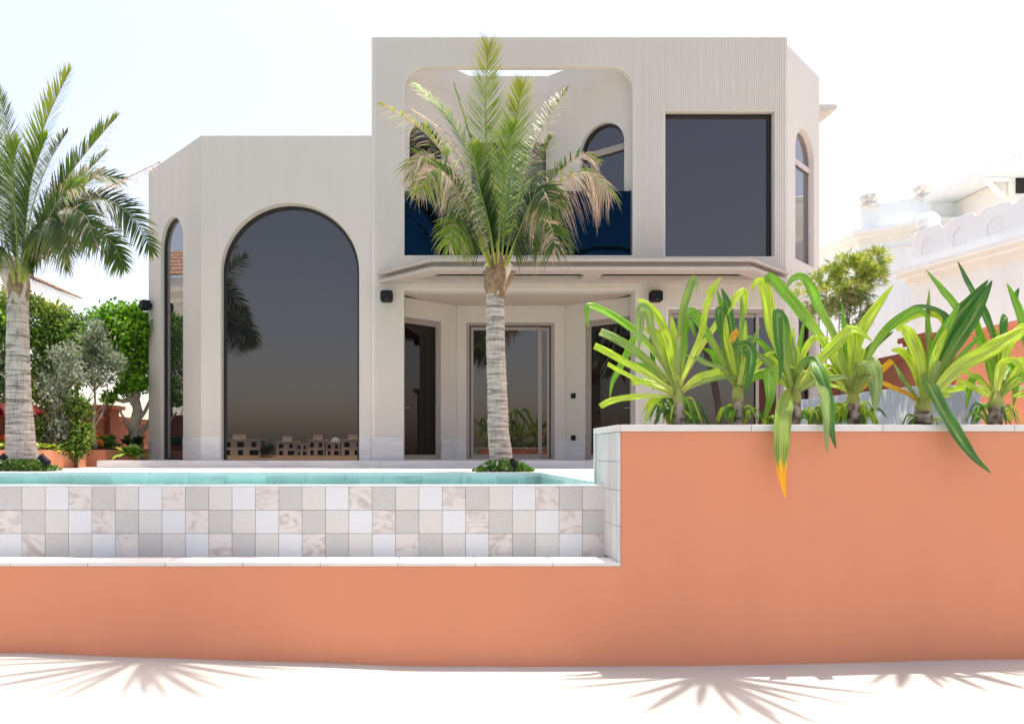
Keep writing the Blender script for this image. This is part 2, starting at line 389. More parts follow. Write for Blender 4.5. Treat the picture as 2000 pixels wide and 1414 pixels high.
# ------------------------------------------------------------------ tiled pool wall and orange walls
TY = 6.62; TP = 45.6/F*TY; TT = 1.433
pw = thing('pool_wall', (-3, TY, 0), 'raised pool wall clad in square grey, beige, white and veined marble tiles', 'wall')
box('wall_core', 'grout', pw, -9, XE-0.002, TY+0.006, TY+0.12, 0.45, TT-0.012)
tl = MB(); rng = random.Random(3)
x0 = xat(43, TY)
for r in range(4):
    for c in range(-9, 25):
        i = c+1; k = (i-(3+r)) % 4
        a = x0+c*TP; z1 = TT-0.014-r*TP*1.006; z0 = z1-TP*1.006+0.003
        dy = rng.uniform(-0.0012, 0.0012)
        tl.box(a+0.0015, min(a+TP-0.0015, XE-0.003), TY+dy-0.004, TY+0.02, z0, z1, k)
bev(tl.build('tile_cladding', ['tile_marble', 'tile_granite', 'tile_beige', 'tile_white'], pw), 0.0015, 1)
box('rim', 'tile_white', pw, -9, XE-0.002, TY-0.003, TY+0.115, TT-0.013, TT)

ow = thing('garden_wall', (2, 6.13, 0), 'long smooth orange garden wall stepping up to a planter', 'wall')
f0 = Frame((0, 6.13, 0), (1, 0, 0))
plate('rendered_wall', f0, [(-9, -0.4), (9.5, -0.4), (9.5, 1.88), (XE, 1.88), (XE, 0.80), (-9, 0.80)], [], 0, 0.19, 'terracotta', ow, 0.004)
lc = MB(); xx = -9.0
while xx < XE-0.01:
    x1 = min(xx+0.62, XE-0.003); lc.box(xx+0.001, x1-0.001, 6.125, 6.44, 0.801, 0.832); xx = x1+0.003 if x1 < XE-0.01 else XE
bev(lc.build('ledge_coping', 'coping', ow), 0.004)
box('ledge_base', 'coping', ow, -9, XE-0.003, 6.33, 6.43, 0.3, 0.798)
box('gutter', 'tile_granite', ow, -9, XE-0.003, 6.43, 6.62, 0.40, 0.74)
ca = MB(); xx = 1.50
while xx < 9.5:
    ca.box(xx+0.001, min(xx+1.05, 9.5)-0.001, 6.105, 6.34, 1.882, 1.937); xx += 1.053
bev(ca.build('coping', 'coping', ow), 0.004)
bev(box('end_coping', 'coping', ow, 1.478, 1.68, 6.343, 7.02, 1.882, 1.936), 0.004)
bev(box('end_coping', 'coping', ow, 1.478, 1.499, 6.105, 6.342, 1.882, 1.936), 0.003)
ec = MB()
for z0, z1 in ((0.835, 1.12), (1.123, 1.408), (1.411, 1.64), (1.643, 1.878)):
    for y0, y1 in ((6.133, 6.34), (6.343, 6.66), (6.663, 6.93)):
        ec.box(1.487, 1.512, y0, y1, z0, z1)
bev(ec.build('end_cladding', 'travertine_upright', ow), 0.002, 1)
box('end_trim', 'coping', ow, 1.480, 1.512, 6.95, 7.02, 1.30, 1.878)
box('end_wall', 'grout', ow, 1.5125, 1.66, 6.321, 7.02, 0.4, 1.879)
box('back_wall', 'terracotta', ow, 1.661, 9.5, 6.86, 7.02, 0.4, 1.879)
box('back_coping', 'coping', ow, 1.682, 9.5, 6.84, 7.03, 1.882, 1.934)
sg = MB(); sx = axis([(1.662, 9.4, 90)]); sy = axis([(6.322, 6.858, 8)])
sg.v = [(x, y, 1.87+0.03*noise.noise(Vector((x*6, y*6, 1)))) for y in sy for x in sx]; nx = len(sx)
for j in range(len(sy)-1):
    for i in range(nx-1): sg.f.append([j*nx+i, j*nx+i+1, (j+1)*nx+i+1, (j+1)*nx+i]); sg.m.append(0)
tag(sg.build('planter_soil', 'soil', smooth=True), 'dark soil filling the raised planter', 'soil', kind='stuff')

# ------------------------------------------------------------------ the villa
H = 15.0; FZ = 1.58
vl = thing('villa', (1.5, 16, DZ), 'modern beige villa with dark arched windows and a ribbed two storey block', 'house')
FR = Frame((0, H, 0), (1, 0, 0))
def ux(px, Y=H): return xat(px, Y)
ROOF_L = zat(265, H); ROOF_T = zat(73, H); ROOF_C = zat(88, H)
XL = ux(393); XT = ux(725.5); XR = ux(1538); ZP = zat(853, H)
# plinth step in long slabs
pl = MB(); xs_ = [-6.35, -4.6, -2.8, -1.0, 0.9, 2.9, 4.9, 7.2]
for a, b_ in zip(xs_[:-1], xs_[1:]): pl.box(a+0.0015, b_-0.0015, 14.42, 14.93, DZ+0.002, FZ)
pl.box(-6.35, 7.2, 14.931, 17, DZ+0.002, FZ-0.004)
bev(pl.build('plinth_step', 'travertine', vl), 0.004)
big = arch(ux(431), ux(701.5), FZ, zat(396.3, H))
plate('wall', FR, rect(XL, XT, FZ-0.1, ROOF_L), [big], 0, 0.32, 'stucco', vl, 0.006)
LO = arch(ux(789.5), ux(1236.5), zat(499, H), zat(130, H), 14, rr=0.46)     # loggia opening
UW = rect(ux(1299.5), ux(1513), zat(501, H), zat(217, H))                    # upper window opening
PO = rect(ux(788.5), ux(1241.5), FZ, zat(566, H))                            # porch opening
SD = rect(ux(1305.5), ux(1539)-0.08, FZ, zat(604, H))                        # sliding door opening
plate('tower_wall', FR, rect(XT+0.001, XR, FZ-0.1, ROOF_T), [LO, UW, [(a, b_+0.004) for a, b_ in PO], [(a, b_+0.004) for a, b_ in SD]], 0, 0.16, 'ribbed', vl, 0.005)
plate('pier_wall', FR, rect(XT+0.003, XR-0.25, FZ-0.1, zat(499, H)-0.16), [[(a, b_+0.004) for a, b_ in PO], [(a, b_+0.004) for a, b_ in SD]] if SD[1][0] < XR-0.26 else [[(a, b_+0.004) for a, b_ in PO], [(SD[0][0], SD[0][1]+.004), (XR-0.27, SD[0][1]+.004), (XR-0.27, SD[2][1]), (SD[0][0], SD[2][1])]], 0.161, 0.42, 'ribbed', vl, 0.005)
# ribs
def loggia_at(u):
    a0, a1 = ux(789.5), ux(1236.5); r = 0.46; v0, v1 = zat(499, H), zat(130, H)
    if u < a0 or u > a1: return None
    d = max(0, a0+r-u, u-(a1-r)); return (v0, v1-r+sqrt(max(0, r*r-d*d)))
def in_rect(rc, u):
    return (rc[0][1], rc[2][1]) if rc[0][0] <= u <= rc[1][0] else None
rb = MB(); u = XT+0.06; pitch = 0.045
CB = zat(553, H); CT = zat(527, H)
while u < XR-0.05:
    a, b_ = u, u+0.025
    cuts = []
    for fn in (loggia_at, lambda q: in_rect(UW, q), lambda q: in_rect(PO, q), lambda q: in_rect(SD, q)):
        r_ = [fn(a-0.004), fn(b_+0.004)]; r_ = [q for q in r_ if q]
        if r_: cuts.append((min(q[0] for q in r_)-0.012, max(q[1] for q in r_)+0.012))
    for j in (zat(601, H),): cuts.append((j-0.005, j+0.005))
    segs = [(ZP+0.004, ROOF_T-0.01)]
    for c0, c1 in sorted(cuts):
        ns = []
        for s0, s1 in segs:
            if c1 <= s0 or c0 >= s1: ns.append((s0, s1)); continue
            if c0 > s0: ns.append((s0, c0))
            if c1 < s1: ns.append((c1, s1))
        segs = ns
    for s0, s1 in segs:
        if s1-s0 > 0.03: rb.box(a, b_, H-0.016, H+0.0005, s0, s1)
    u += pitch
rb.build('ribbed_cladding', 'ribbed', vl)
# travertine skirting band on the front faces, 4 mm proud
for a, b_ in ((393, 430.5), (702, 725.2), (725.8, 788), (1242, 1304.8)): box('skirting', 'travertine', vl, ux(a), ux(b_), H-0.008-0.022*(a > 725), H-0.0005, FZ+0.002, ZP)
window(FR, [(a, b_) for a, b_ in arch(ux(431)+0.0, ux(701.5), FZ-0.045, zat(396.3, H)-0.0)], 0.26, 'glass_dark', vl, 0.055)
window(FR, UW, 0.22, 'glass_dark', vl, 0.05)
# chamfer walls
P1 = Vector((XL, H, 0)); P2 = Vector((xat(290, 16.92), 16.92, 0))
FL = Frame(P2, P1-P2); LL = (P1-P2).length
ua, ub = FL.u_of(313.5), FL.u_of(357.5)
la = arch(ua, ub, FZ, zat(396.3, H)+0.02)
plate('wall', FL, rect(0, LL-0.002, FZ-0.1, ROOF_L), [la], 0.0, 0.30, 'stucco', vl, 0.005)
window(FL, la, 0.13, 'glass_side', vl, 0.045)
plate('skirting', FL, rect(0, ua-0.003, FZ+0.002, ZP-0.02), [], -0.008, -0.0005, 'travertine', vl)
plate('skirting', FL, rect(ub+0.003, LL, FZ+0.002, ZP), [], -0.008, -0.0005, 'travertine', vl)
Q1 = Vector((XR+0.001, H+0.002, 0)); Q2 = Vector((xat(1600.5, 16.3), 16.3, 0))
FC = Frame(Q1, Q2-Q1); LC = (Q2-Q1).length
ua, ub = FC.u_of(1553.5), FC.u_of(1590)
wa = arch(ua, ub, 5.62, 8.36, rr=(ub-ua)/2)
ga, gb = FC.u_of(1560), FC.u_of(1594)
wg = rect(ga, gb, FZ, 4.62)
plate('wall', FC, rect(0, LC, FZ-0.1, ROOF_C), [wa, wg], 0.0, 0.22, 'ribbed', vl, 0.005)
wf = plate('window', FC, wa, [inset(wa, 0.055)], 0.07, 0.13, 'frame_light', vl)
pane(FC, inset(wa, 0.04), 0.11, 'glass_side', wf)
plate('transom', FC, rect(ua+0.05, ub-0.05, 7.60, 7.70), [], 0.06, 0.105, 'frame_light', wf)
plate('panel_joint', FC, rect(0.2, 0.206, FZ, 5.5), [], -0.002, -0.0005, 'frame', vl)
window(FC, wg, 0.2, 'glass_black', vl, 0.05)
# side and rear walls, roofs
bd = MB()
bd.box(P2.x, P2.x+0.3, 16.93, 27, FZ, ROOF_L); bd.box(P2.x, XT+4, 27.001, 27.3, FZ, ROOF_L)
bd.poly([(P2.x+0.02, 16.95, ROOF_L-0.35), (XL+0.02, H+0.05, ROOF_L-0.35), (XT+0.4, H+0.05, ROOF_L-0.35), (XT+0.4, 27.2, ROOF_L-0.35), (P2.x+0.02, 27.2, ROOF_L-0.35)])
bd.build('side_wall', 'stucco', vl)
bt = MB()
bt.box(XT, XT+0.3, H+0.162, 26, ROOF_L-0.4, ROOF_T); bt.box(Q2.x-0.3, Q2.x, 16.31, 26, FZ, ROOF_C); bt.box(XT, Q2.x, 26.001, 26.3, FZ, ROOF_T-0.3)
bt.build('side_wall', 'stucco', vl)
# roof of tower with the open court left free
LB = 16.5; LX0, LX1 = xat(918, LB), xat(1070, LB)
OX0, OX1 = ux(789.5), ux(1236.5)
rf = MB()
rf.poly([(LX1+0.15, LB+0.2, ROOF_T-0.3), (OX1+0.3, H+0.162, ROOF_T-0.3), (XR, H+0.162, ROOF_T-0.3), (Q2.x, 16.5, ROOF_T-0.3), (Q2.x, 26, ROOF_T-0.3), (XT, 26, ROOF_T-0.3), (XT, LB+0.2, ROOF_T-0.3)])
rf.build('roof', 'stucco', vl)
# loggia (open court at first floor): angled side walls, back wall, floor
BF = zat(499, H)
def court(x_in0, x_in1, yb, xo0, xo1, yf, z0, z1, mat, arches):
    A = Vector((xo0, yf, 0)); B = Vector((x_in0, yb, 0)); D = Vector((x_in1, yb, 0)); E = Vector((xo1, yf, 0))
    fa = Frame(A, B-A); fb = Frame(B, D-B); fc = Frame(D, E-D)
    return fa, fb, fc, (B-A).length, (D-B).length, (E-D).length
fa, fb, fc, la_, lb_, lc_ = court(LX0, LX1, LB, OX0-0.12, OX1+0.12, H+0.165, 0, 0, None, None)
u0, u1 = fc.u_of(1133), fc.u_of(1219)
ad = arch(u0, u1, BF+0.02, zat(243, 15.7), rr=None)
plate('loggia_wall', fc, rect(0, lc_, BF-0.4, ROOF_T-0.02), [ad], 0.0, 0.2, 'stucco', vl, 0.004)
ar = window(fc, ad, 0.15, 'glass_dark', vl, 0.05)
zt = zat(302, 15.7)
plate('transom', fc, rect(u0+0.04, u1-0.04, zt, zt+0.12), [], 0.06, 0.14, 'frame', ar)
u0, u1 = fa.u_of(800), fa.u_of(868)
ad = arch(u0, u1, BF+0.02, zat(243, 15.7))
plate('loggia_wall', fa, rect(0, la_, BF-0.4, ROOF_T-0.02), [ad], 0.0, 0.2, 'stucco', vl, 0.004)
window(fa, ad, 0.15, 'glass_black', vl, 0.05)
bw = rect(0.03, lb_-0.03, BF+0.02, zat(278, LB))
plate('loggia_wall', fb, rect(0.0, lb_, BF-0.4, ROOF_T-0.02), [bw], 0.002, 0.2, 'stucco', vl, 0.004)
window(fb, bw, 0.12, 'glass_dark', vl, 0.05)
fl = MB(); fl.prism([(OX0-0.11, H+0.162), (OX1+0.11, H+0.162), (LX1, LB), (LX0, LB)], BF-0.15, BF-0.01); fl.build('balcony_floor', 'deck_stone', vl)
sw = MB()
sw.box(OX0-0.25, OX0-0.051, H+0.30, H+0.419, BF-0.3, ROOF_T-0.02)
bg_ = box('balustrade_glass', 'balcony_glass', vl, OX0+0.004, OX1-0.012, H+0.10, H+0.115, BF+0.003, zat(373.5, H+0.10))
box('balustrade_post', 'frame_black', vl, OX1-0.035, OX1-0.013, H+0.09, H+0.125, BF+0.003, zat(373.5, H+0.13))
box('balcony_socket', 'black_plastic', vl, *(xat(1104, 16.1)-0.05, xat(1104, 16.1)+0.05), 16.0, 16.06, zat(492, 16.1), zat(481, 16.1))
# porch
PB = 16.6; PX0, PX1 = xat(891.5, PB), xat(1103.5, PB)
ja, jb, jc, ka, kb, kc = court(PX0, PX1, PB, ux(789)-0.38, ux(1241.5)+0.30, H+0.43, 0, 0, None, None)
PZ = zat(566, H)+0.002
ce = MB(); ce.prism([(ux(780), H+0.421), (ux(1250), H+0.421), (PX1+0.1, PB+0.3), (PX0-0.1, PB+0.3)], PZ, PZ+0.1); ce.build('porch_ceiling', 'reveal', vl)
def hinged_door(fr, u0, u1, z1, hinge_right, wall_len, label):
    """aluminium framed glass door: outer frame, leaf with pane, hinges and lever handle"""
    op = rect(u0, u1, FZ, z1)
    w_ = plate('porch_wall', fr, rect(0, wall_len, FZ-0.05, PZ-0.002), [[(a, b_+0.0) if b_ > FZ+0.1 else (a, FZ+0.001) for a, b_ in op]], 0.0, 0.2, 'stucco', vl, 0.004)
    d = plate('door', fr, rect(u0, u1, FZ+0.002, z1), [rect(u0+0.05, u1-0.05, FZ+0.02, z1-0.05)], 0.03, 0.14, 'frame', vl, 0.003)
    d['label'] = label
    l = plate('door_leaf', fr, rect(u0+0.055, u1-0.055, FZ+0.022, z1-0.055), [rect(u0+0.125, u1-0.125, FZ+0.11, z1-0.125)], 0.02, 0.085, 'frame', d, 0.004)
    plate('pane', fr, rect(u0+0.12, u1-0.12, FZ+0.105, z1-0.12), [], 0.05, 0.06, 'glass_black', d)
    uh = (u1-0.055) if hinge_right else (u0+0.055); ul = (u0+0.09) if hinge_right else (u1-0.09)
    for vv in (FZ+0.25, FZ+1.35, z1-0.38):
        m_ = MB()
        a = fr.P(uh, vv, 0.0); b2 = fr.P(uh, vv+0.2, 0.0)
        m_.tube([a, b2], [0.014, 0.014], 8); m_.obox(fr.P(uh-0.022, vv+0.1, 0.014), fr.P(uh+0.022, vv+0.1, 0.014), 0.02, 0.13)
        m_.build('hinge', 'hardware', d)
    m_ = MB(); s_ = 1 if hinge_right else -1
    m_.obox(fr.P(ul-0.018, FZ+1.02, 0.012), fr.P(ul+0.018, FZ+1.02, 0.012), 0.014, 0.24)
    m_.tube([fr.P(ul, FZ+1.07, 0.01), fr.P(ul, FZ+1.07, -0.045), fr.P(ul+0.13*s_, FZ+1.07, -0.05)], [0.009, 0.009, 0.008], 8)
    m_.build('handle', 'chrome', d)
    if True:
        for a, b2 in ((0, u0-0.003), (u1+0.003, wall_len-0.003)):
            if b2-a > 0.03: plate('skirting', fr, rect(a, b2, FZ+0.003, ZP+0.0), [], -0.008, -0.0005, 'travertine', vl)
    return d
DT = zat(626, 16.2)
hinged_door(ja, ja.u_of(789)-0.12, ja.u_of(862), DT, True, ka, 'left porch door, hinges on its right')
hinged_door(jc, jc.u_of(1143), jc.u_of(1232)+0.10, DT, False, kc, 'right porch door, hinges on its left')
# wide centre door
cu0, cu1 = jb.u_of(911), jb.u_of(1083)
CZ = zat(630, PB)
plate('porch_wall', jb, rect(0.001, kb-0.001, FZ-0.05, PZ-0.002), [rect(cu0, cu1, FZ+0.001, CZ)], 0.0, 0.2, 'stucco', vl, 0.004)
cd = plate('door', jb, rect(cu0, cu1, FZ+0.002, CZ), [rect(cu0+0.07, cu1-0.07, FZ+0.02, CZ-0.06)], 0.03, 0.15, 'frame', vl, 0.003)
cd['label'] = 'wide glazed sliding porch door in the middle'
plate('track', jb, rect(cu0+0.072, cu1-0.072, FZ+0.022, CZ-0.062), [rect(cu0+0.10, cu1-0.10, FZ+0.05, CZ-0.1)], 0.07, 0.10, 'frame_black', cd)
um = jb.u_of(1056.5)
for a, b_, w_ in ((cu0+0.10, um, 0.055), (um-0.02, cu1-0.10, 0.08)):
    l = plate('sash', jb, rect(a, b_, FZ+0.03, CZ-0.09), [rect(a+0.055, b_-0.055, FZ+0.12, CZ-0.16)], w_, w_+0.04, 'frame', cd, 0.003)
    pane(jb, rect(a+0.05, b_-0.05, FZ+0.115, CZ-0.155), w_+0.015, 'glass_dark', cd)
for a, b_ in ((0.0, cu0-0.003), (cu1+0.003, kb)):
    plate('skirting', jb, rect(a+0.002, b_-0.002, FZ+0.003, ZP), [], -0.008, -0.0005, 'travertine', vl)
for py in (773, 855):
    q = at(1120.5, py, 16.3); fo = jc
    uu = fo.u_of(1120.5); zz = zat(py, 16.45)
    plate('switch', fo, rect(uu-0.055, uu+0.055, zz-0.055, zz+0.055), [], -0.03, -0.009, 'black_plastic', vl, 0.008)
# big sliding door, right of the porch
s0, s1, sz = SD[0][0], SD[1][0], SD[2][1]
sd = plate('door', FR, rect(s0, s1, FZ+0.005, sz), [rect(s0+0.06, s1-0.06, FZ+0.03, sz-0.07)], 0.03, 0.18, 'frame', vl, 0.003)
sd['label'] = 'wide sliding glass door behind the planter'
sm = ux(1484)
for a, b_, w_ in ((s0+0.065, sm+0.03, 0.10), (sm-0.05, s1-0.065, 0.06)):
    plate('sash', FR, rect(a, b_, FZ+0.035, sz-0.075), [rect(a+0.06, b_-0.06, FZ+0.12, sz-0.15)], w_, w_+0.04, 'frame', sd, 0.003)
    pane(FR, rect(a+0.055, b_-0.055, FZ+0.115, sz-0.145), w_+0.015, 'glass_dark', sd)
# opening linings (the beige reveals)
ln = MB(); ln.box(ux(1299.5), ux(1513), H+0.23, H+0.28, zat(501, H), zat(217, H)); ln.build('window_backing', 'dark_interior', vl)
# canopy: C-profile edge beam, inner frame and dark louvre panels
cn = MB(); CY = 13.9
cA = Vector((ux(737), H-0.02, 0)); cB = Vector((xat(843, CY), CY, 0)); cC = Vector((xat(1471, CY), CY, 0)); cD = Vector((ux(1541), H-0.02, 0))
zt_, zb_ = zat(505, CY), zat(527.5, CY)
path = [cA, cB, cC, cD]
def ribbon(mb, path, inner, z0, z1):
    """mitred beam along a path: inner = inward offset start/end"""
    def off(d):
        out = []
        for i, p in enumerate(path):
            if i == 0: t_ = (path[1]-path[0]).normalized(); n_ = Vector((-t_.y, t_.x, 0)); out.append(Vector((p.x+d/max(0.3, abs(n_.y))*abs(1)*0+d*1.0/abs(t_.y), p.y, 0)))
            elif i == len(path)-1: t_ = (p-path[i-1]).normalized(); out.append(Vector((p.x-d*1.0/abs(t_.y), p.y, 0)))
            else:
                t1 = (p-path[i-1]).normalized(); t2 = (path[i+1]-p).normalized()
                n1 = Vector((-t1.y, t1.x, 0)); n2 = Vector((-t2.y, t2.x, 0)); h = (n1+n2).normalized(); out.append(p+h*d/h.dot(n1))
        return out
    a, b_ = off(inner[0]), off(inner[1])
    mb.prism([(p.x, p.y) for p in a]+[(p.x, p.y) for p in reversed(b_)], z0, z1)
ribbon(cn, path, (0.0, 0.34), zb_, zb_+0.062)
ribbon(cn, path, (0.14, 0.30), zb_+0.0625, zt_-0.0515)
ribbon(cn, path, (0.0, 0.30), zt_-0.051, zt_)
cano = cn.build('canopy', 'canopy_metal', vl); bev(cano, 0.004)
cf = MB()
tl_ = (cB-cA).normalized(); tr_ = (cD-cC).normalized()
def cxl(y): return cA.x+(cA.y-y)*(cB.x-cA.x)/(cA.y-cB.y)+0.30/abs(tl_.y)
def cxr(y): return cD.x-(cD.y-y)*(cD.x-cC.x)/(cD.y-cC.y)-0.30/abs(tr_.y)
YB0 = 14.70
cf.prism([(cxl(YB0), YB0), (cxr(YB0), YB0), (cxr(H-0.022), H-0.022), (cxl(H-0.022), H-0.022)], zb_+0.001, zb_+0.10)
cx = xat(1160, 14.2); cf.box(cx-0.17, cx+0.17, CY+0.341, YB0-0.001, zb_+0.002, zb_+0.10)
cf.build('canopy_beam', 'canopy_metal', cano)
cl = MB(); yy = CY+0.36
while yy < YB0-0.04:
    cl.box(cxl(yy)+0.0, cxr(yy)-0.0, yy, yy+0.02, zb_+0.065, zb_+0.12); yy += 0.05
cl.prism([(cxl(CY+0.3), CY+0.3), (cxr(CY+0.3), CY+0.3), (cxr(YB0+0.1), YB0+0.1), (cxl(YB0+0.1), YB0+0.1)], zb_+0.14, zb_+0.15)
cl.build('louvre', 'dark_interior', cano)
# shadow-gap band above the canopy and the small cornice at the right rear
co = MB(); cz = zat(206, 17)
for i, (dx, z0, z1) in enumerate(((0.72, -0.10, 0.0), (0.55, -0.17, -0.101), (0.36, -0.26, -0.171), (0.15, -0.36, -0.261))):
    co.box(Q2.x, Q2.x+dx, 17.0-dx*0.05, 19.5, cz+z0, cz+z1)
co.build('cornice', 'stucco', vl)
# small lugs along the canopy top
lg = MB()
for k in range(11):
    cx = ux(1226+k*22); lg.box(cx-0.02, cx+0.02, H-0.03, H-0.0135, zt_+0.09, zt_+0.105)
lg.build('canopy_bracket', 'black_plastic', vl)

def speaker(px, py, fr, label, w_=0.245, h_=0.215):
    q = fr.P(fr.u_of(px), 0, 0); Y = q.y; c = fr.P(fr.u_of(px), zat(py, Y), 0)
    t_ = thing('wall_speaker', c, label, 'outdoor speaker', 'black speakers on the villa walls')
    m_ = MB(); uu = fr.u_of(px); z = c.z
    prof = [(-0.5, 0.32), (-0.40, 0.5), (0.40, 0.5), (0.5, 0.32), (0.5, -0.30), (0.40, -0.5), (-0.40, -0.5), (-0.5, -0.30)]
    pts = [(uu+a*w_, z+b_*h_) for a, b_ in prof]
    o = plate('cabinet', fr, pts, [], -0.22, -0.06, 'black_plastic', t_, 0.02)
    plate('grille', fr, [(uu+a*w_*0.86, z+b_*h_*0.82) for a, b_ in prof], [], -0.235, -0.221, 'black_plastic', t_, 0.005)
    m_.obox(fr.P(uu-0.04, z, -0.03), fr.P(uu+0.04, z, -0.03), 0.058, 0.09); m_.build('bracket', 'black_plastic', t_)
    b2 = MB(); b2.obox(fr.P(uu-0.008, z-h_*0.36, -0.238), fr.P(uu+0.008, z-h_*0.36, -0.238), 0.004, 0.008); b2.build('badge', 'chrome', t_)
speaker(756, 582, FR, 'black wall speaker on the ribbed pier left of the porch')
speaker(1277, 582, FR, 'black wall speaker on the ribbed wall right of the porch')
speaker(296, 598, FL, 'black wall speaker on the angled wall beside the narrow arched window')

# ------------------------------------------------------------------ neighbouring houses and garden walls
# left neighbour: white house with clay tile hip roof, eave running away from us
ln_ = thing('neighbour_villa', (-18, 20, 0), 'white neighbouring house with a clay tiled roof behind the left garden', 'house')
EZ = 7.14; EXL = -12.5
box('wall', 'white_paint', ln_, -26, -13.6, 11, 25.4, 0.0, EZ-0.35)
so_ = MB(); so_.box(-26.5, EXL, 10, 26.9, EZ-0.30, EZ-0.02); so_.box(-26.5, -13.1, 10.5, 26.0, EZ-0.55, EZ-0.301); so_.build('soffit', 'white_paint', ln_)
rt = MB(); n_u = 260; n_v = 7
def roof_p(u, v):
    y = 9.9+17.1*u; x = EXL+0.12-v*5.0; z = EZ+0.02+v*2.1
    k = max(0, v*5-(y-9.9)) ; k2 = max(0, v*5-(27.0-y))
    row = (v*n_v) % 1
    return (x, y+0, z+0.045*abs(sin(y*2*pi/0.44))+0.03*(1-row))
for j in range(n_v):
    for i in range(n_u):
        b = len(rt.v); u0, u1 = i/n_u, (i+1)/n_u; v0, v1 = j/n_v, (j+1)/n_v
        rt.v += [roof_p(u0, v0+1e-4), roof_p(u1, v0+1e-4), roof_p(u1, v1-1e-4), roof_p(u0, v1-1e-4)]
        rt.f.append([b, b+1, b+2, b+3]); rt.m.append(0)
ro = rt.build('roof', 'roof_tile', ln_); md = ro.modifiers.new('thick', 'SOLIDIFY'); md.thickness = 0.05; md.offset = -1
gb_ = MB(); gb_.prism([(-26.5, 26.2), (EXL-0.2, 26.2), (-17.6, 26.2)], EZ-0.02, EZ); gb_.v = []; gb_.f = []; gb_.m = []
gb_.poly([(EXL, 26.85, EZ), (-26.5, 26.85, EZ), (-17.4, 26.85, EZ+2.1)]); gb_.poly([(EXL, 10.1, EZ), (-17.4, 10.1, EZ+2.1), (-26.5, 10.1, EZ)])
gb_.build('gable', 'white_paint', ln_)

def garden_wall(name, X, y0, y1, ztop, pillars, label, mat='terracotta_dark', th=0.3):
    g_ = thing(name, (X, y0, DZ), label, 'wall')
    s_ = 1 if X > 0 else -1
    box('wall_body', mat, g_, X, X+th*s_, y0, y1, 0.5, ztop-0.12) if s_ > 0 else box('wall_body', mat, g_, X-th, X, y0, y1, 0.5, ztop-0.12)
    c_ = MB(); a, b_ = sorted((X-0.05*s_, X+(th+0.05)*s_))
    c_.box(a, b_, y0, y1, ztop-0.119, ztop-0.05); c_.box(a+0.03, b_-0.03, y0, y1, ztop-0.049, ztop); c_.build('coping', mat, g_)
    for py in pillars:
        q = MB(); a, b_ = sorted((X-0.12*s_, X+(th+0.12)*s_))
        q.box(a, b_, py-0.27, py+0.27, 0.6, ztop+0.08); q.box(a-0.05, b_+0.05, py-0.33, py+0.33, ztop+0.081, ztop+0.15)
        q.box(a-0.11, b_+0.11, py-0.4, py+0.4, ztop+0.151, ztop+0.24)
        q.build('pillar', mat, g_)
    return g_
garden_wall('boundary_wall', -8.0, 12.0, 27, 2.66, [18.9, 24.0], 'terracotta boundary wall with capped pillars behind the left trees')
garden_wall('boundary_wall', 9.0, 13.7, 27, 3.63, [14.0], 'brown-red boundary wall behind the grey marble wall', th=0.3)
rw = thing('side_wall', (9, 10, DZ), 'tall terracotta side wall behind the rightmost lilies', 'wall')
box('wall_body', 'terracotta', rw, 8.98, 9.3, 9.0, 13.1, 0.5, 3.60)
m_ = MB(); m_.box(8.93, 9.35, 9.0, 13.15, 3.601, 3.68); m_.box(8.89, 9.39, 9.0, 13.2, 3.681, 3.74); m_.build('coping', 'terracotta', rw)
m_ = MB(); m_.box(8.95, 8.979, 9.0, 13.08, 2.60, 2.68); m_.box(8.965, 8.979, 9.0, 13.08, 2.50, 2.599); m_.build('moulding', 'terracotta', rw)
# low planters at the left garden
def low_planter(pts, z1, label, name='planter'):
    t_ = thing(name, (pts[0][0], pts[0][1], DZ), label, 'planter', 'low orange planters of the left garden')
    m_ = MB(); m_.prism(pts, DZ-0.02, z1); bev(m_.build('planter_wall', 'terracotta', t_), 0.01)
    cx = sum(p[0] for p in pts)/len(pts); cy = sum(p[1] for p in pts)/len(pts)
    m_ = MB(); m_.prism([(cx+(p[0]-cx)*0.92, cy+(p[1]-cy)*0.92) for p in pts], z1+0.001, z1+0.03); m_.build('soil_bed', 'soil', t_)
low_planter([(-7.45, 15.5), (-6.66, 15.5), (-6.5, 18.5), (-7.9, 18.5)], 1.79, 'low orange planter below the orange flowers')
low_planter([(-9.5, 13.2), (-6.72, 13.2), (-6.9, 15.2), (-9.5, 15.2)], 1.77, 'low orange planter behind the big left palm')
# grey marble screen wall
mw = thing('marble_wall', (5, 9, DZ), 'low blue-grey marble wall behind the lilies', 'wall')
m_ = MB()
segs = [(4.93, 10.3), (5.05, 9.2), (5.18, 8.15)]
b = len(m_.v)
m_.prism([(4.93, 10.3), (5.05, 9.2), (5.18, 8.15), (5.75, 8.02), (5.9, 8.2), (5.3, 8.4), (5.2, 9.2), (5.1, 10.3)], 0.8, 2.43)
bev(m_.build('marble_slab', 'grey_marble', mw), 0.01)

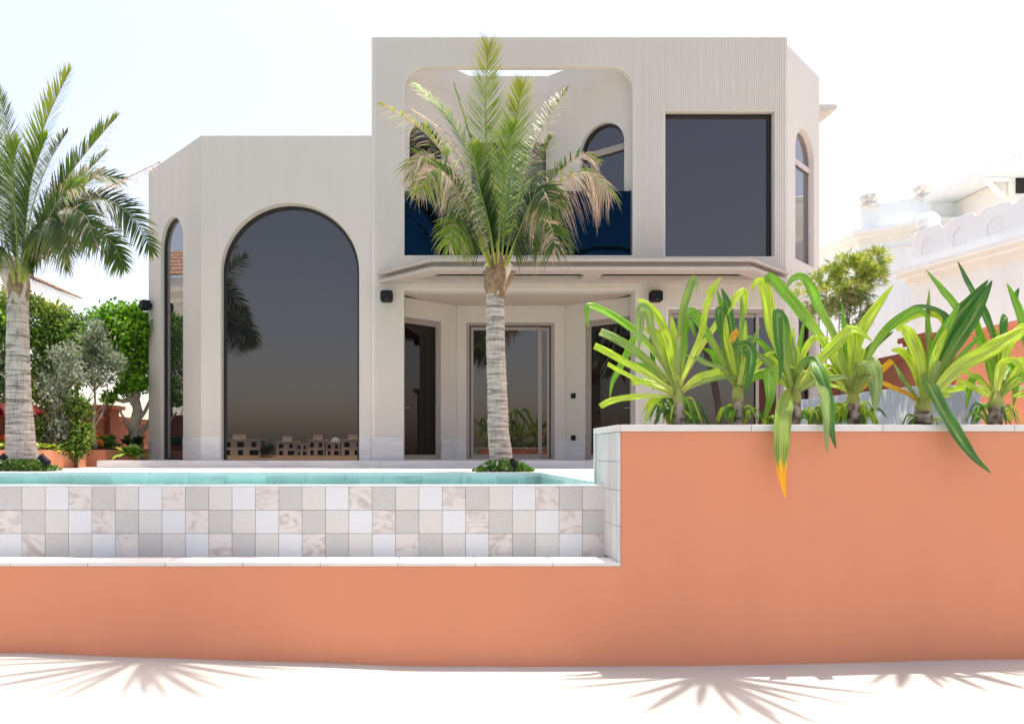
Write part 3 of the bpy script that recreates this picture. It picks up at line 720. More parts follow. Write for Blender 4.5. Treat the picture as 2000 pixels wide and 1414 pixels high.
# right neighbours: pale octagonal tower block and a near block with a scalloped parapet
def band(path, z0, z1, out, th=0.3):
    """path = plan points left to right; returns prism points pushed outward by out"""
    P_ = [Vector((a, b_, 0)) for a, b_ in path]; res = []
    for i, p in enumerate(P_):
        t1 = (p-P_[i-1]).normalized() if i else (P_[1]-p).normalized()
        t2 = (P_[i+1]-p).normalized() if i < len(P_)-1 else t1
        n1 = Vector((t1.y, -t1.x, 0)); n2 = Vector((t2.y, -t2.x, 0)); h = (n1+n2).normalized()
        res.append(p+h*out/max(0.4, h.dot(n1)))
    return [(q.x, q.y) for q in res]
oc = thing('white_tower_house', (16, 25, 0), 'pale white neighbouring house with a faceted parapet topped by round finials', 'house')
path = [(13.72, 30.5), (13.85, 27.2), (14.15, 25.25), (15.7, 24.0), (24, 24.0)]
back = [(24, 31)]
zt8 = 9.87
def lay(o, z0, z1, mat, name, par):
    m_ = MB(); m_.prism(band(path, z0, z1, o)+[(24+o, 31), (13.72, 31)], z0, z1); return m_.build(name, mat, par)
lay(0.0, 0.0, 8.62, 'white_paint', 'wall', oc)
lay(0.05, 8.30, 8.36, 'cream_soffit', 'moulding', oc)
lay(0.12, 8.621, 8.80, 'cream_soffit', 'cornice', oc)
lay(0.30, 8.801, 8.93, 'cream_soffit', 'cornice', oc)
lay(0.40, 8.931, 9.03, 'white_paint', 'cornice', oc)
lay(-0.05, 9.031, zt8, 'white_paint', 'parapet', oc)
def finial(c, r, par, mat='white_weathered', squash=0.85):
    m_ = MB(); n = 20
    for j in range(13):
        a = -pi/2+pi*j/12
        for k in range(n):
            bb = 2*pi*k/n; rr = r*(1+0.012*noise.noise(Vector((cos(bb)*3, sin(bb)*3, j*0.8))))
            m_.v.append((c[0]+rr*cos(a)*cos(bb), c[1]+rr*cos(a)*sin(bb), c[2]+r*squash+rr*squash*sin(a)))
    for j in range(12):
        for k in range(n): m_.f.append([j*n+k, j*n+(k+1) % n, (j+1)*n+(k+1) % n, (j+1)*n+k]); m_.m.append(0)
    m_.box(c[0]-r*0.75, c[0]+r*0.75, c[1]-r*0.75, c[1]+r*0.75, c[2]-0.06, c[2]+0.04)
    m_.build('finial', mat, par, smooth=True)
finial((xat(1697, 25.1), 25.1, zt8), 0.29, oc)
finial((xat(1803, 24.3), 24.3, zt8), 0.30, oc)

nb = thing('white_annex_house', (14, 19, 0), 'bright white neighbouring house with a scalloped parapet and a ball on its corner', 'house')
A_ = Vector((13.2, 21.0, 0)); B_ = Vector((14.75, 14.5, 0)); FN = Frame(A_, B_-A_); LN = (B_-A_).length
# frame inward normal points to +X side
ZC = 6.80; ZTOP = 7.79
def nlay(o, z0, z1, mat, name, w1=6.0):
    return plate(name, FN, rect(-o, LN, z0, z1), [], -o, w1, mat, nb)
nlay(0.0, 0.0, ZC-0.50, 'white_paint', 'wall')
nlay(0.04, ZC-0.499, ZC-0.44, 'cream_soffit', 'moulding')
nlay(0.10, ZC-0.439, ZC-0.27, 'cream_soffit', 'cornice')
nlay(0.26, ZC-0.269, ZC-0.14, 'cream_soffit', 'cornice')
nlay(0.40, ZC-0.139, ZC-0.04, 'white_paint', 'cornice')
# parapet: wall with a row of pointed openings and humps
hump = []; k = 0; st = 0.95; u = 0.0
top = [(0.0, ZTOP-0.12)]
holes = []
while u+st < LN:
    c = u+st*0.55
    holes.append([(c-0.20, ZC+0.28), (c+0.20, ZC+0.28), (c+0.20, ZC+0.55), (c+0.12, ZC+0.68), (c, ZC+0.74), (c-0.12, ZC+0.68), (c-0.20, ZC+0.55)])
    top += [(u+0.10, ZTOP-0.12), (u+0.22, ZTOP-0.02), (u+0.3, ZTOP)]
    top += [(u+st-0.08, ZTOP), (u+st-0.02, ZTOP-0.08), (u+st, ZTOP-0.12)]
    u += st
outer = [(0, ZC-0.039), (u, ZC-0.039)]+top[::-1]
plate('parapet', FN, outer, holes, -0.028, -0.001, 'white_paint', nb, 0.01)
plate('parapet_core', FN, rect(0.02, u, ZC-0.038, ZTOP-0.16), [], 0.0, 0.3, 'white_paint', nb)
q = FN.P(0.25, 0, 0.15); finial((q.x+0.1, q.y, ZTOP-0.05), 0.29, nb, 'white_paint', 0.95)
# upper pavilion with overhanging eave
pvn = thing('pavilion_house', (20, 22, 0), 'cream upper storey with a wide overhanging eave at the right edge', 'house')
Yp = 22.0
ex = xat(1898, Yp); ez = zat(350, Yp)
FP = Frame((ex, Yp, 0), (0.55, -1.0, 0)); 
box('wall', 'cream_soffit', pvn, xat(1929, 22.6), 24, 22.0, 26.8, 8.5, ez-0.02)
m_ = MB(); e0 = Vector((ex, Yp+0.4, ez)); e1 = e0+Vector((0.5, -3.2, 0))
m_.prism([(e0.x, e0.y+4.5), (e0.x, e0.y), (e1.x, e1.y), (e1.x+6, e1.y), (e0.x+7, e0.y+4.5)], ez, ez+0.10)
m_.prism([(e0.x-0.05, e0.y+4.5), (e0.x-0.05, e0.y), (e1.x-0.05, e1.y), (e1.x+6, e1.y), (e0.x+7, e0.y+4.5)], ez+0.101, ez+0.19)
m_.build('eave', 'white_paint', pvn)
m_ = MB(); m_.v = [(e0.x, e0.y+4.5, ez+0.191), (e0.x, e0.y, ez+0.191), (e1.x, e1.y, ez+0.191), (e1.x+6, e1.y, ez+0.191), (e0.x+7, e0.y+4.5, ez+0.191), (e0.x+3.5, e0.y+1.0, ez+1.5)]
m_.f = [[0, 1, 5], [1, 2, 5], [2, 3, 5], [3, 4, 5], [4, 0, 5]]; m_.m = [0]*5; m_.build('roof', 'white_weathered', pvn)
wx = xat(1990, 22.0)
wf = box('window', 'cream_soffit', pvn, wx-0.35, wx+0.45, 21.93, 21.999, zat(382, 22), zat(338, 22))
box('pane', 'glass_black', wf, wx-0.15, wx+0.40, 21.90, 21.929, zat(380, 22), zat(345, 22))
m_ = MB(); bx_ = xat(1935, 22.2); m_.obox((bx_-0.35, 21.9, ez-0.05), (bx_+0.1, 21.9, ez-0.55), 0.1, 0.1); m_.obox((bx_-0.45, 21.9, ez-0.06), (bx_+0.3, 21.9, ez-0.06), 0.12, 0.1); m_.build('bracket', 'white_paint', pvn)

# ------------------------------------------------------------------ far shore, only seen as a reflection
FY = -285.0; IMG = 2*15.25-FY       # apparent distance in the mirror
def far_villa(px0, px1, h, label, floors=2, arches=True, dome=False, tw=0.0):
    x0, x1 = xat(px0, IMG), xat(px1, IMG); z0 = 1.0
    t_ = thing('beach_villa', ((x0+x1)/2, FY, z0), label, 'house', 'far villas mirrored in the arched window')
    fr = Frame((x1, FY, 0), (-1, 0, 0)); W = x1-x0; n = max(2, round(W/5)); s_ = W/n; hs = []
    for fl_ in range(floors):
        for k in range(n):
            mg = 0.16+0.14*((k*7+fl_*3) % 4)/3; a = k*s_+s_*mg; b_ = (k+1)*s_-s_*mg; za = z0+0.3+fl_*(h/floors); zb2 = z0+(fl_+1)*h/floors-h/floors*0.25
            hs.append(arch(a, b_, za, zb2, 6) if arches and fl_ == floors-1 else rect(a, b_, za, zb2))
    plate('wall', fr, rect(0, W, z0, z0+h), hs, 0, 0.8, 'far_wall', t_)
    m_ = MB(); m_.box(x0+0.1, x1-0.1, FY-8, FY-0.81, z0, z0+h-0.3); m_.build('window', 'glass_black', t_)
    m_ = MB(); m_.box(x0-0.4, x1+0.4, FY-9, FY+0.5, z0+h, z0+h+0.4)
    if tw: m_.box(x0+W*0.3, x0+W*0.3+tw, FY-6, FY-1, z0+h+0.4, z0+h+2.4)
    m_.build('roof', 'far_wall', t_)
    if dome:
        q = MB(); n_ = 14; c = (x0+W*0.6, FY-4)
        for j in range(6):
            a = pi/2*j/5
            for k in range(n_): q.v.append((c[0]+2.0*cos(a)*cos(2*pi*k/n_), c[1]+2.0*cos(a)*sin(2*pi*k/n_), z0+h+0.4+2.0*sin(a)))
        for j in range(5):
            for k in range(n_): q.f.append([j*n_+k, j*n_+(k+1) % n_, (j+1)*n_+(k+1) % n_, (j+1)*n_+k]); q.m.append(0)
        q.build('dome', 'white_paint', t_, smooth=True)
far_villa(430, 509, 6.6, 'low modern beach villa with wide windows at the left of the reflection', 2, False, tw=4)
far_villa(539, 578, 5.8, 'small tan beach villa with two arches beside the mirrored tree', 2, tw=3)
far_villa(579, 600, 4.9, 'narrow low beach villa between two arched ones', 2, False)
far_villa(601, 634, 6.4, 'tan beach villa with a square roof turret', 2, tw=3)
far_villa(636, 664, 5.4, 'beach villa with a white dome on its roof', 2, False, dome=True)
far_villa(666, 712, 6.6, 'arched beach villa at the right of the reflection', 2, tw=4)

# ------------------------------------------------------------------ foliage helpers
def jit(c, rng, a=0.12, b=None):
    k = 1+rng.uniform(-a, a); return (max(0, c[0]*k*(1+rng.uniform(-a, a)*0.5)), max(0, c[1]*k), max(0, c[2]*k*(1+rng.uniform(-a, a)*0.5)))
def mixc(a, b, t): return tuple(a[i]*(1-t)+b[i]*t for i in range(3))
def catmull(P_, n):
    out = []; m_ = len(P_)-1
    for i in range(n):
        t_ = i/(n-1)*m_; k = min(int(t_), m_-1); f = t_-k
        p0 = P_[max(k-1, 0)]; p1 = P_[k]; p2 = P_[k+1]; p3 = P_[min(k+2, m_)]
        out.append(0.5*((2*p1)+(p2-p0)*f+(2*p0-5*p1+4*p2-p3)*f*f+(3*p1-p0-3*p2+p3)*f*f*f))
    return out
def leafcloud(mb, c, r, n, size, cols, rng, slender=0.5, shell=0.55, up=0.4, cluster=0):
    """n leaf-shaped faces spread through an ellipsoid with uneven density"""
    c = Vector(c); r = Vector(r) if not isinstance(r, (int, float)) else Vector((r, r, r)); k = 0; tries = 0
    sd = rng.uniform(0, 100)
    while k < n and tries < n*12:
        tries += 1
        d = Vector((rng.gauss(0, 1), rng.gauss(0, 1), rng.gauss(0, 1))).normalized(); rad = (shell+(1-shell)*rng.random())*rng.random()**0.25
        p = c+Vector((d.x*r.x, d.y*r.y, d.z*r.z))*rad
        nz = noise.noise(p*2.2+Vector((sd, 0, 0)))
        if nz < rng.uniform(-0.42, 0.12)*1.0: continue
        q = c+Vector((d.x*r.x, d.y*r.y, d.z*r.z))*rad*(1+0.18*nz)
        col = cols[min(len(cols)-1, int(rng.random()*len(cols)))]
        for _ in range(max(1, cluster)):
            a = Vector((rng.gauss(0, 1), rng.gauss(0, 1), rng.gauss(0, 1)+up)).normalized()
            nr = Vector((rng.gauss(0, 1), rng.gauss(0, 1), rng.gauss(0, 1)+0.8)); sdv = a.cross(nr).normalized()
            s_ = size*rng.uniform(0.6, 1.3); o = q+Vector((rng.uniform(-1, 1), rng.uniform(-1, 1), rng.uniform(-1, 1)))*size*(0.8 if cluster else 0)
            ww = s_*slender; b = len(mb.v); nn = a.cross(sdv)
            mb.v += [tuple(o), tuple(o+a*s_*0.45+sdv*ww*0.5-nn*ww*0.1), tuple(o+a*s_), tuple(o+a*s_*0.45-sdv*ww*0.5-nn*ww*0.1)]
            mb.f.append([b, b+1, b+2, b+3]); mb.m.append(0); cc = jit(col, rng, 0.22); mb.c += [cc]*4
            k += 1
def branchy(mb, base, top, r, rng, n=6, spread=0.5, lift=0.5, seg=5, bend=0.06):
    """tapered trunk with limbs"""
    base = Vector(base); top = Vector(top); pts = []; L = (top-base).length
    for i in range(seg+1):
        t_ = i/seg; pts.append(base.lerp(top, t_)+Vector((rng.uniform(-1, 1), rng.uniform(-1, 1), 0))*bend*L*(t_ > 0)*0.5)
    mb.tube(pts, [r*(1-0.55*i/seg) for i in range(seg+1)], 8)
    for k in range(n):
        t_ = 0.45+0.55*k/max(1, n-1); p = pts[min(seg, int(t_*seg))]; a = rng.uniform(0, 2*pi)
        d = Vector((cos(a)*spread, sin(a)*spread, lift)); q1 = p+d*0.5; q2 = p+d+Vector((0, 0, rng.uniform(0.0, 0.25)))
        rr = r*0.42*(1.15-t_*0.5)
        mb.tube([p, q1, q2], [rr, rr*0.65, rr*0.25], 6)

GREEN = [(0.055, 0.12, 0.018), (0.085, 0.17, 0.022), (0.14, 0.22, 0.03), (0.035, 0.08, 0.014)]
YELLOWG = [(0.20, 0.28, 0.03), (0.28, 0.34, 0.04), (0.12, 0.21, 0.03), (0.36, 0.38, 0.07)]
BRIGHT = [(0.12, 0.30, 0.012), (0.18, 0.38, 0.02), (0.08, 0.20, 0.012), (0.24, 0.44, 0.03)]
SILVER = [(0.22, 0.26, 0.17), (0.30, 0.34, 0.24), (0.13, 0.17, 0.10), (0.38, 0.40, 0.30)]
def tree(name, label, cat, base, fork, trunk_r, blobs, leaf, cols, seed, trunk_mat='bark_brown', limbs=6, spread=0.5, lift=0.5, slender=0.5, group=None, shell=0.45, up=0.4):
    rng = random.Random(seed); t_ = thing(name, base, label, cat, group)
    m_ = MB(); branchy(m_, base, fork, trunk_r, rng, limbs, spread, lift)
    for (c, r, n) in blobs:
        p = Vector(fork); c = Vector(c); mid = p.lerp(c, 0.5)+Vector((0, 0, -0.08)); m_.tube([p, mid, c], [trunk_r*0.4, trunk_r*0.25, trunk_r*0.08], 6)
    m_.build('trunk', trunk_mat, t_, smooth=True)
    cr_ = MB()
    for i, (c, r, n) in enumerate(blobs):
        leafcloud(cr_, c, r, n, leaf, cols if not isinstance(cols[0], list) else cols[i % len(cols)], rng, slender, shell, up)
    cr_.build('crown', 'tree_leaf', t_)
    return t_
def pt(px, py, Y): return tuple(at(px, py, Y))
# left garden, back to front
tree('broadleaf_tree', 'bright green broadleaf tree with a thick pale trunk beside the villa', 'tree', (xat(262, 17.2), 17.2, DZ), pt(268, 775, 17.2), 0.20,
     [(pt(205, 655, 17.4), (0.62, 0.7, 0.5), 1500), (pt(235, 625, 17.3), (0.8, 0.8, 0.42), 2500), (pt(268, 640, 17.0), (0.6, 0.8, 0.6), 2400), (pt(275, 700, 17.2), (0.5, 0.7, 0.6), 1300),
      (pt(235, 690, 17.3), (0.5, 0.7, 0.5), 900), (pt(262, 748, 17.0), (0.5, 0.6, 0.3), 700), (pt(212, 778, 16.9), (0.22, 0.3, 0.2), 220), (pt(240, 765, 17.0), (0.3, 0.3, 0.12), 160), (pt(178, 640, 17.3), (0.25, 0.3, 0.14), 120)],
     0.09, BRIGHT+[(0.05, 0.13, 0.012)], 11, 'bark_pale', 5, 0.5, 0.6, 0.9, shell=0.3)
tree('olive_tree', 'slim silver-leaved olive tree with a straight thin stem', 'tree', (xat(186, 15.9), 15.9, 1.75), pt(184, 765, 15.9), 0.045,
     [(pt(185, 700, 15.9), (0.5, 0.5, 0.65), 1100), (pt(182, 655, 15.9), (0.36, 0.4, 0.4), 500), (pt(222, 705, 15.8), (0.3, 0.4, 0.4), 380), (pt(160, 720, 15.9), (0.3, 0.35, 0.4), 350), (pt(190, 745, 15.7), (0.5, 0.4, 0.18), 260)],
     0.15, SILVER+[(0.10, 0.16, 0.06)], 12, 'bark_pale', 6, 0.3, 0.4, 0.2, shell=0.2, up=0.9)
tree('evergreen_tree', 'dark green dense tree behind the slim olive tree', 'tree', (xat(150, 17.5), 17.5, DZ), pt(150, 750, 17.5), 0.08,
     [(pt(140, 645, 17.5), (0.55, 0.6, 0.5), 1100), (pt(160, 690, 17.8), (0.8, 0.6, 0.7), 1500), (pt(130, 720, 17.5), (0.8, 0.6, 0.8), 1200), (pt(175, 660, 17.8), (0.6, 0.6, 0.5), 800)],
     0.10, GREEN, 13, slender=0.55)
tree('shrub_tree', 'tall dense yellow-green shrub just right of the left palm trunk', 'tree', (xat(88, 15.2), 15.2, DZ), pt(92, 760, 15.2), 0.07,
     [(pt(75, 640, 15.0), (0.62, 0.6, 0.6), 1900), (pt(105, 615, 15.2), (0.4, 0.5, 0.34), 800), (pt(70, 700, 15.0), (0.75, 0.6, 0.8), 2200), (pt(105, 680, 15.0), (0.5, 0.5, 0.7), 1300), (pt(80, 770, 15.0), (0.8, 0.5, 0.7), 1700), (pt(68, 600, 15.0), (0.3, 0.4, 0.3), 400)],
     0.085, [GREEN+[YELLOWG[0], YELLOWG[2]], YELLOWG+[GREEN[2]], GREEN+[YELLOWG[2]]], 14, slender=0.6)
tree('shrub_tree', 'leafy green tree at the left picture edge behind the palm', 'tree', (xat(-20, 15.0), 15.0, DZ), pt(-20, 760, 15.0), 0.07,
     [(pt(-5, 640, 15.0), (0.55, 0.6, 0.7), 1500), (pt(5, 590, 15.2), (0.35, 0.4, 0.4), 500), (pt(0, 740, 15.0), (0.5, 0.6, 0.8), 1500), (pt(-5, 810, 14.8), (0.4, 0.5, 0.5), 600)],
     0.10, [GREEN+BRIGHT[:2], YELLOWG, SILVER+GREEN], 15, slender=0.6)
tree('silver_shrub', 'large silver-grey leaved shrub left of the slim olive', 'shrub', (xat(118, 14.5), 14.5, DZ), pt(118, 800, 14.5), 0.04,
     [(pt(125, 700, 14.6), (0.36, 0.4, 0.42), 700), (pt(140, 735, 14.5), (0.36, 0.4, 0.36), 700), (pt(108, 780, 14.4), (0.36, 0.4, 0.5), 900), (pt(115, 840, 14.3), (0.32, 0.4, 0.5), 900), (pt(92, 745, 14.6), (0.3, 0.3, 0.4), 400)],
     0.085, SILVER, 16, slender=0.32, shell=0.25, up=0.6)
tree('green_shrub', 'bushy yellow-green shrub beside the silver one', 'shrub', (xat(148, 14.6), 14.6, DZ), pt(148, 850, 14.6), 0.04,
     [(pt(150, 800, 14.6), (0.32, 0.4, 0.5), 900), (pt(160, 850, 14.5), (0.24, 0.4, 0.4), 800), (pt(140, 878, 14.4), (0.36, 0.4, 0.26), 700)],
     0.075, [GREEN+YELLOWG[:1], YELLOWG[:3]+GREEN[:2], GREEN+YELLOWG[:3]], 17, slender=0.6)
tree('green_shrub', 'leafy shrub low between the palm trunk and the silver shrub', 'shrub', (xat(88, 14.2), 14.2, DZ), pt(88, 860, 14.2), 0.03,
     [(pt(84, 835, 14.2), (0.25, 0.3, 0.3), 600), (pt(100, 885, 14.0), (0.28, 0.3, 0.22), 500), (pt(72, 875, 14.0), (0.3, 0.3, 0.22), 300)],
     0.07, [GREEN+YELLOWG[:1], GREEN, SILVER+GREEN], 18, slender=0.6)

def spiky(name, label, cat, c, n, L, wd, cols, seed, lift=0.6, group=None, droop=0.5, mat='tree_leaf', clusters=1, rad=0.0, part='foliage'):
    """rosette plants: many pointed blades from one or several crowns"""
    rng = random.Random(seed); t_ = thing(name, c, label, cat, group); m_ = MB(); c = Vector(c)
    for q in range(clusters):
        o = c+Vector((rng.uniform(-rad, rad), rng.uniform(-rad, rad), 0))
        for k in range(n):
            a = rng.uniform(0, 2*pi); el = rng.uniform(0.15, 1.2)*lift+0.1; d = Vector((cos(a)*cos(el), sin(a)*cos(el), sin(el))); s_ = d.cross(Vector((0, 0, 1))).normalized()
            l = L*rng.uniform(0.6, 1.15); col = jit(cols[k % len(cols)], rng, 0.2); b = len(m_.v)
            for i in range(5):
                f = i/4; p = o+d*l*f-Vector((0, 0, droop*l*f*f)); ww = wd*(0.5+1.2*f if f < 0.45 else 1.04*(1-f)/0.55)+0.001
                m_.v += [tuple(p-s_*ww/2), tuple(p+s_*ww/2)]; m_.c += [col, col]
            for i in range(4): m_.f.append([b+2*i, b+2*i+1, b+2*i+3, b+2*i+2]); m_.m.append(0)
    m_.build(part, mat, t_); return t_
spiky('cordyline', 'dark red leafy plant right of the left palm trunk', 'plant', pt(68, 815, 14.1), 60, 0.34, 0.05, [(0.22, 0.03, 0.035), (0.13, 0.02, 0.025), (0.34, 0.10, 0.09)], 21, 1.0, None, 0.25)
spiky('cordyline', 'dark red leafy plant left of the left palm trunk', 'plant', pt(2, 815, 14.1), 80, 0.4, 0.05, [(0.22, 0.03, 0.035), (0.13, 0.02, 0.025), (0.34, 0.10, 0.09)], 22, 1.0, None, 0.25, clusters=2, rad=0.15)
spiky('croton', 'yellow-green leafy plant right of the left palm foot', 'plant', pt(80, 880, 13.6), 26, 0.26, 0.09, [(0.35, 0.40, 0.05), (0.20, 0.33, 0.03), (0.45, 0.45, 0.12)], 23, 0.9, None, 0.4, clusters=4, rad=0.18)
spiky('croton', 'yellow-green leafy plant left of the left palm foot', 'plant', pt(2, 878, 13.6), 26, 0.26, 0.09, [(0.35, 0.40, 0.05), (0.20, 0.33, 0.03)], 24, 0.9, None, 0.4, clusters=4, rad=0.22)
spiky('philodendron', 'shiny green philodendron at the corner of the plinth step', 'plant', pt(252, 890, 15.4), 20, 0.46, 0.14, [(0.10, 0.24, 0.02), (0.18, 0.34, 0.03), (0.26, 0.40, 0.05)], 25, 1.0, None, 0.45, clusters=4, rad=0.22)
spiky('philodendron', 'dark green leafy plant behind the orange planter flowers', 'plant', pt(238, 868, 17.0), 30, 0.4, 0.11, [(0.03, 0.08, 0.012), (0.05, 0.12, 0.02)], 26, 1.0, None, 0.4, clusters=5, rad=0.45)
fb_ = thing('flowering_plant', pt(195, 870, 16.2), 'bushy dark green plant dotted with orange flowers in the low planter', 'plant')
rng = random.Random(31); m_ = MB()
leafcloud(m_, pt(192, 868, 16.2), (0.42, 0.4, 0.22), 1100, 0.11, GREEN+[(0.03, 0.07, 0.012)], rng, 0.5, 0.2); m_.build('foliage', 'tree_leaf', fb_)
m_ = MB()
for k in range(16):
    leafcloud(m_, pt(rng.uniform(172, 214), rng.uniform(846, 872), 15.95), 0.035, 14, 0.05, [(0.75, 0.16, 0.02), (0.8, 0.28, 0.04)], rng, 0.9, 0.2)
m_.build('blossom', 'tree_leaf', fb_)
m_ = MB(); fr_ = thing('flowering_plant', pt(5, 862, 13.9), 'low plant with red flowers left of the palm trunk', 'plant')
leafcloud(m_, pt(5, 862, 13.9), (0.2, 0.2, 0.12), 240, 0.08, BRIGHT, rng, 0.6, 0.2); m_.build('foliage', 'tree_leaf', fr_)
m_ = MB()
for k in range(7): leafcloud(m_, pt(rng.uniform(-4, 14), rng.uniform(850, 866), 13.75), 0.03, 12, 0.045, [(0.7, 0.08, 0.04)], rng, 0.9, 0.2)
m_.build('blossom', 'tree_leaf', fr_)

tree('far_tree', 'dark round tree between the mirrored beach villas', 'tree', (xat(524, IMG), FY+2, 1.0), (xat(524, IMG), FY+2, 2.5), 0.3,
     [((xat(519, IMG), FY+2, 3.4), (2.4, 2.0, 1.9), 900), ((xat(529, IMG), FY+2, 4.2), (2.2, 2.0, 1.7), 800)], 0.7, [(0.05, 0.08, 0.03), (0.08, 0.11, 0.04)], 90)
# bamboo right of the villa
def bamboo(label, stems, blobs, seed):
    rng = random.Random(seed); t_ = thing('bamboo', stems[0][0], label, 'bamboo'); 
    for (a, b_) in stems:
        m_ = MB(); a = Vector(a); b_ = Vector(b_); pts = [a.lerp(b_, i/8)+Vector((rng.uniform(-.02, .02), rng.uniform(-.02, .02), 0)) for i in range(9)]
        m_.tube(pts, [0.014*(1-0.6*i/8) for i in range(9)], 6); m_.build('stem', 'bark_brown', t_)
    m_ = MB()
    for (c, r, n) in blobs:
        # sprays: a twig point with a fan of slender leaves
        for _ in range(n):
            d = Vector((rng.gauss(0, 1), rng.gauss(0, 1), rng.gauss(0, 1))).normalized()*(rng.random()**0.45)
            q = Vector(c)+Vector((d.x*r[0], d.y*r[1], d.z*r[2]))
            if noise.noise(q*4.5+Vector((seed, 0, 0))) < rng.uniform(-0.2, 0.22): continue
            out = Vector((d.x, d.y, d.z*0.6+0.25)).normalized(); col = jit(random.Random(int(q.x*999)).choice([(0.34, 0.40, 0.06), (0.46, 0.48, 0.10), (0.16, 0.24, 0.04), (0.26, 0.33, 0.06)] if q.z > zat(575, 10) else [(0.10, 0.16, 0.03), (0.18, 0.24, 0.05), (0.28, 0.22, 0.12)]), rng, 0.15)
            for k in range(5):
                a = (out+Vector((rng.gauss(0, .5), rng.gauss(0, .5), rng.gauss(0, .5)))).normalized(); s_ = a.cross(Vector((rng.random(), rng.random(), 1))).normalized()*0.006; l = rng.uniform(0.06, 0.13)
                b = len(m_.v); m_.v += [tuple(q), tuple(q+a*l*0.4+s_), tuple(q+a*l-Vector((0, 0, 0.015))), tuple(q+a*l*0.4-s_)]; m_.f.append([b, b+1, b+2, b+3]); m_.m.append(0); m_.c += [col]*4
    m_.build('foliage', 'tree_leaf', t_)
YB = 10.0
bamboo('feathery yellow-green bamboo rising beside the villa corner', [(pt(1640, 835, YB), pt(1655, 560, YB)), (pt(1648, 835, YB), pt(1640, 575, YB)), (pt(1655, 835, YB+.1), pt(1690, 530, YB)), (pt(1634, 835, YB), pt(1675, 520, YB+.1)), (pt(1660, 835, YB), pt(1658, 540, YB))],
       [(pt(1672, 548, YB), (0.36, 0.3, 0.26), 430), (pt(1690, 522, YB), (0.24, 0.2, 0.16), 130), (pt(1705, 510, YB), (0.18, 0.2, 0.14), 260), (pt(1650, 520, YB), (0.22, 0.25, 0.16), 330), (pt(1640, 575, YB), (0.28, 0.3, 0.16), 380), (pt(1665, 610, YB), (0.22, 0.3, 0.2), 300), (pt(1715, 550, YB), (0.1, 0.1, 0.12), 90), (pt(1650, 700, YB), (0.12, 0.2, 0.6), 70)], 41)
bamboo('olive-brown bamboo clump in front of the angled villa wall', [(pt(1606, 835, YB+.5), pt(1600, 560, YB+.5)), (pt(1612, 835, YB+.5), pt(1615, 560, YB+.5))],
       [(pt(1590, 560, YB+.5), (0.22, 0.25, 0.2), 330), (pt(1615, 580, YB+.5), (0.25, 0.25, 0.2), 330), (pt(1600, 610, YB+.5), (0.25, 0.25, 0.12), 160), (pt(1605, 540, YB+.5), (0.12, 0.2, 0.12), 90)], 42)

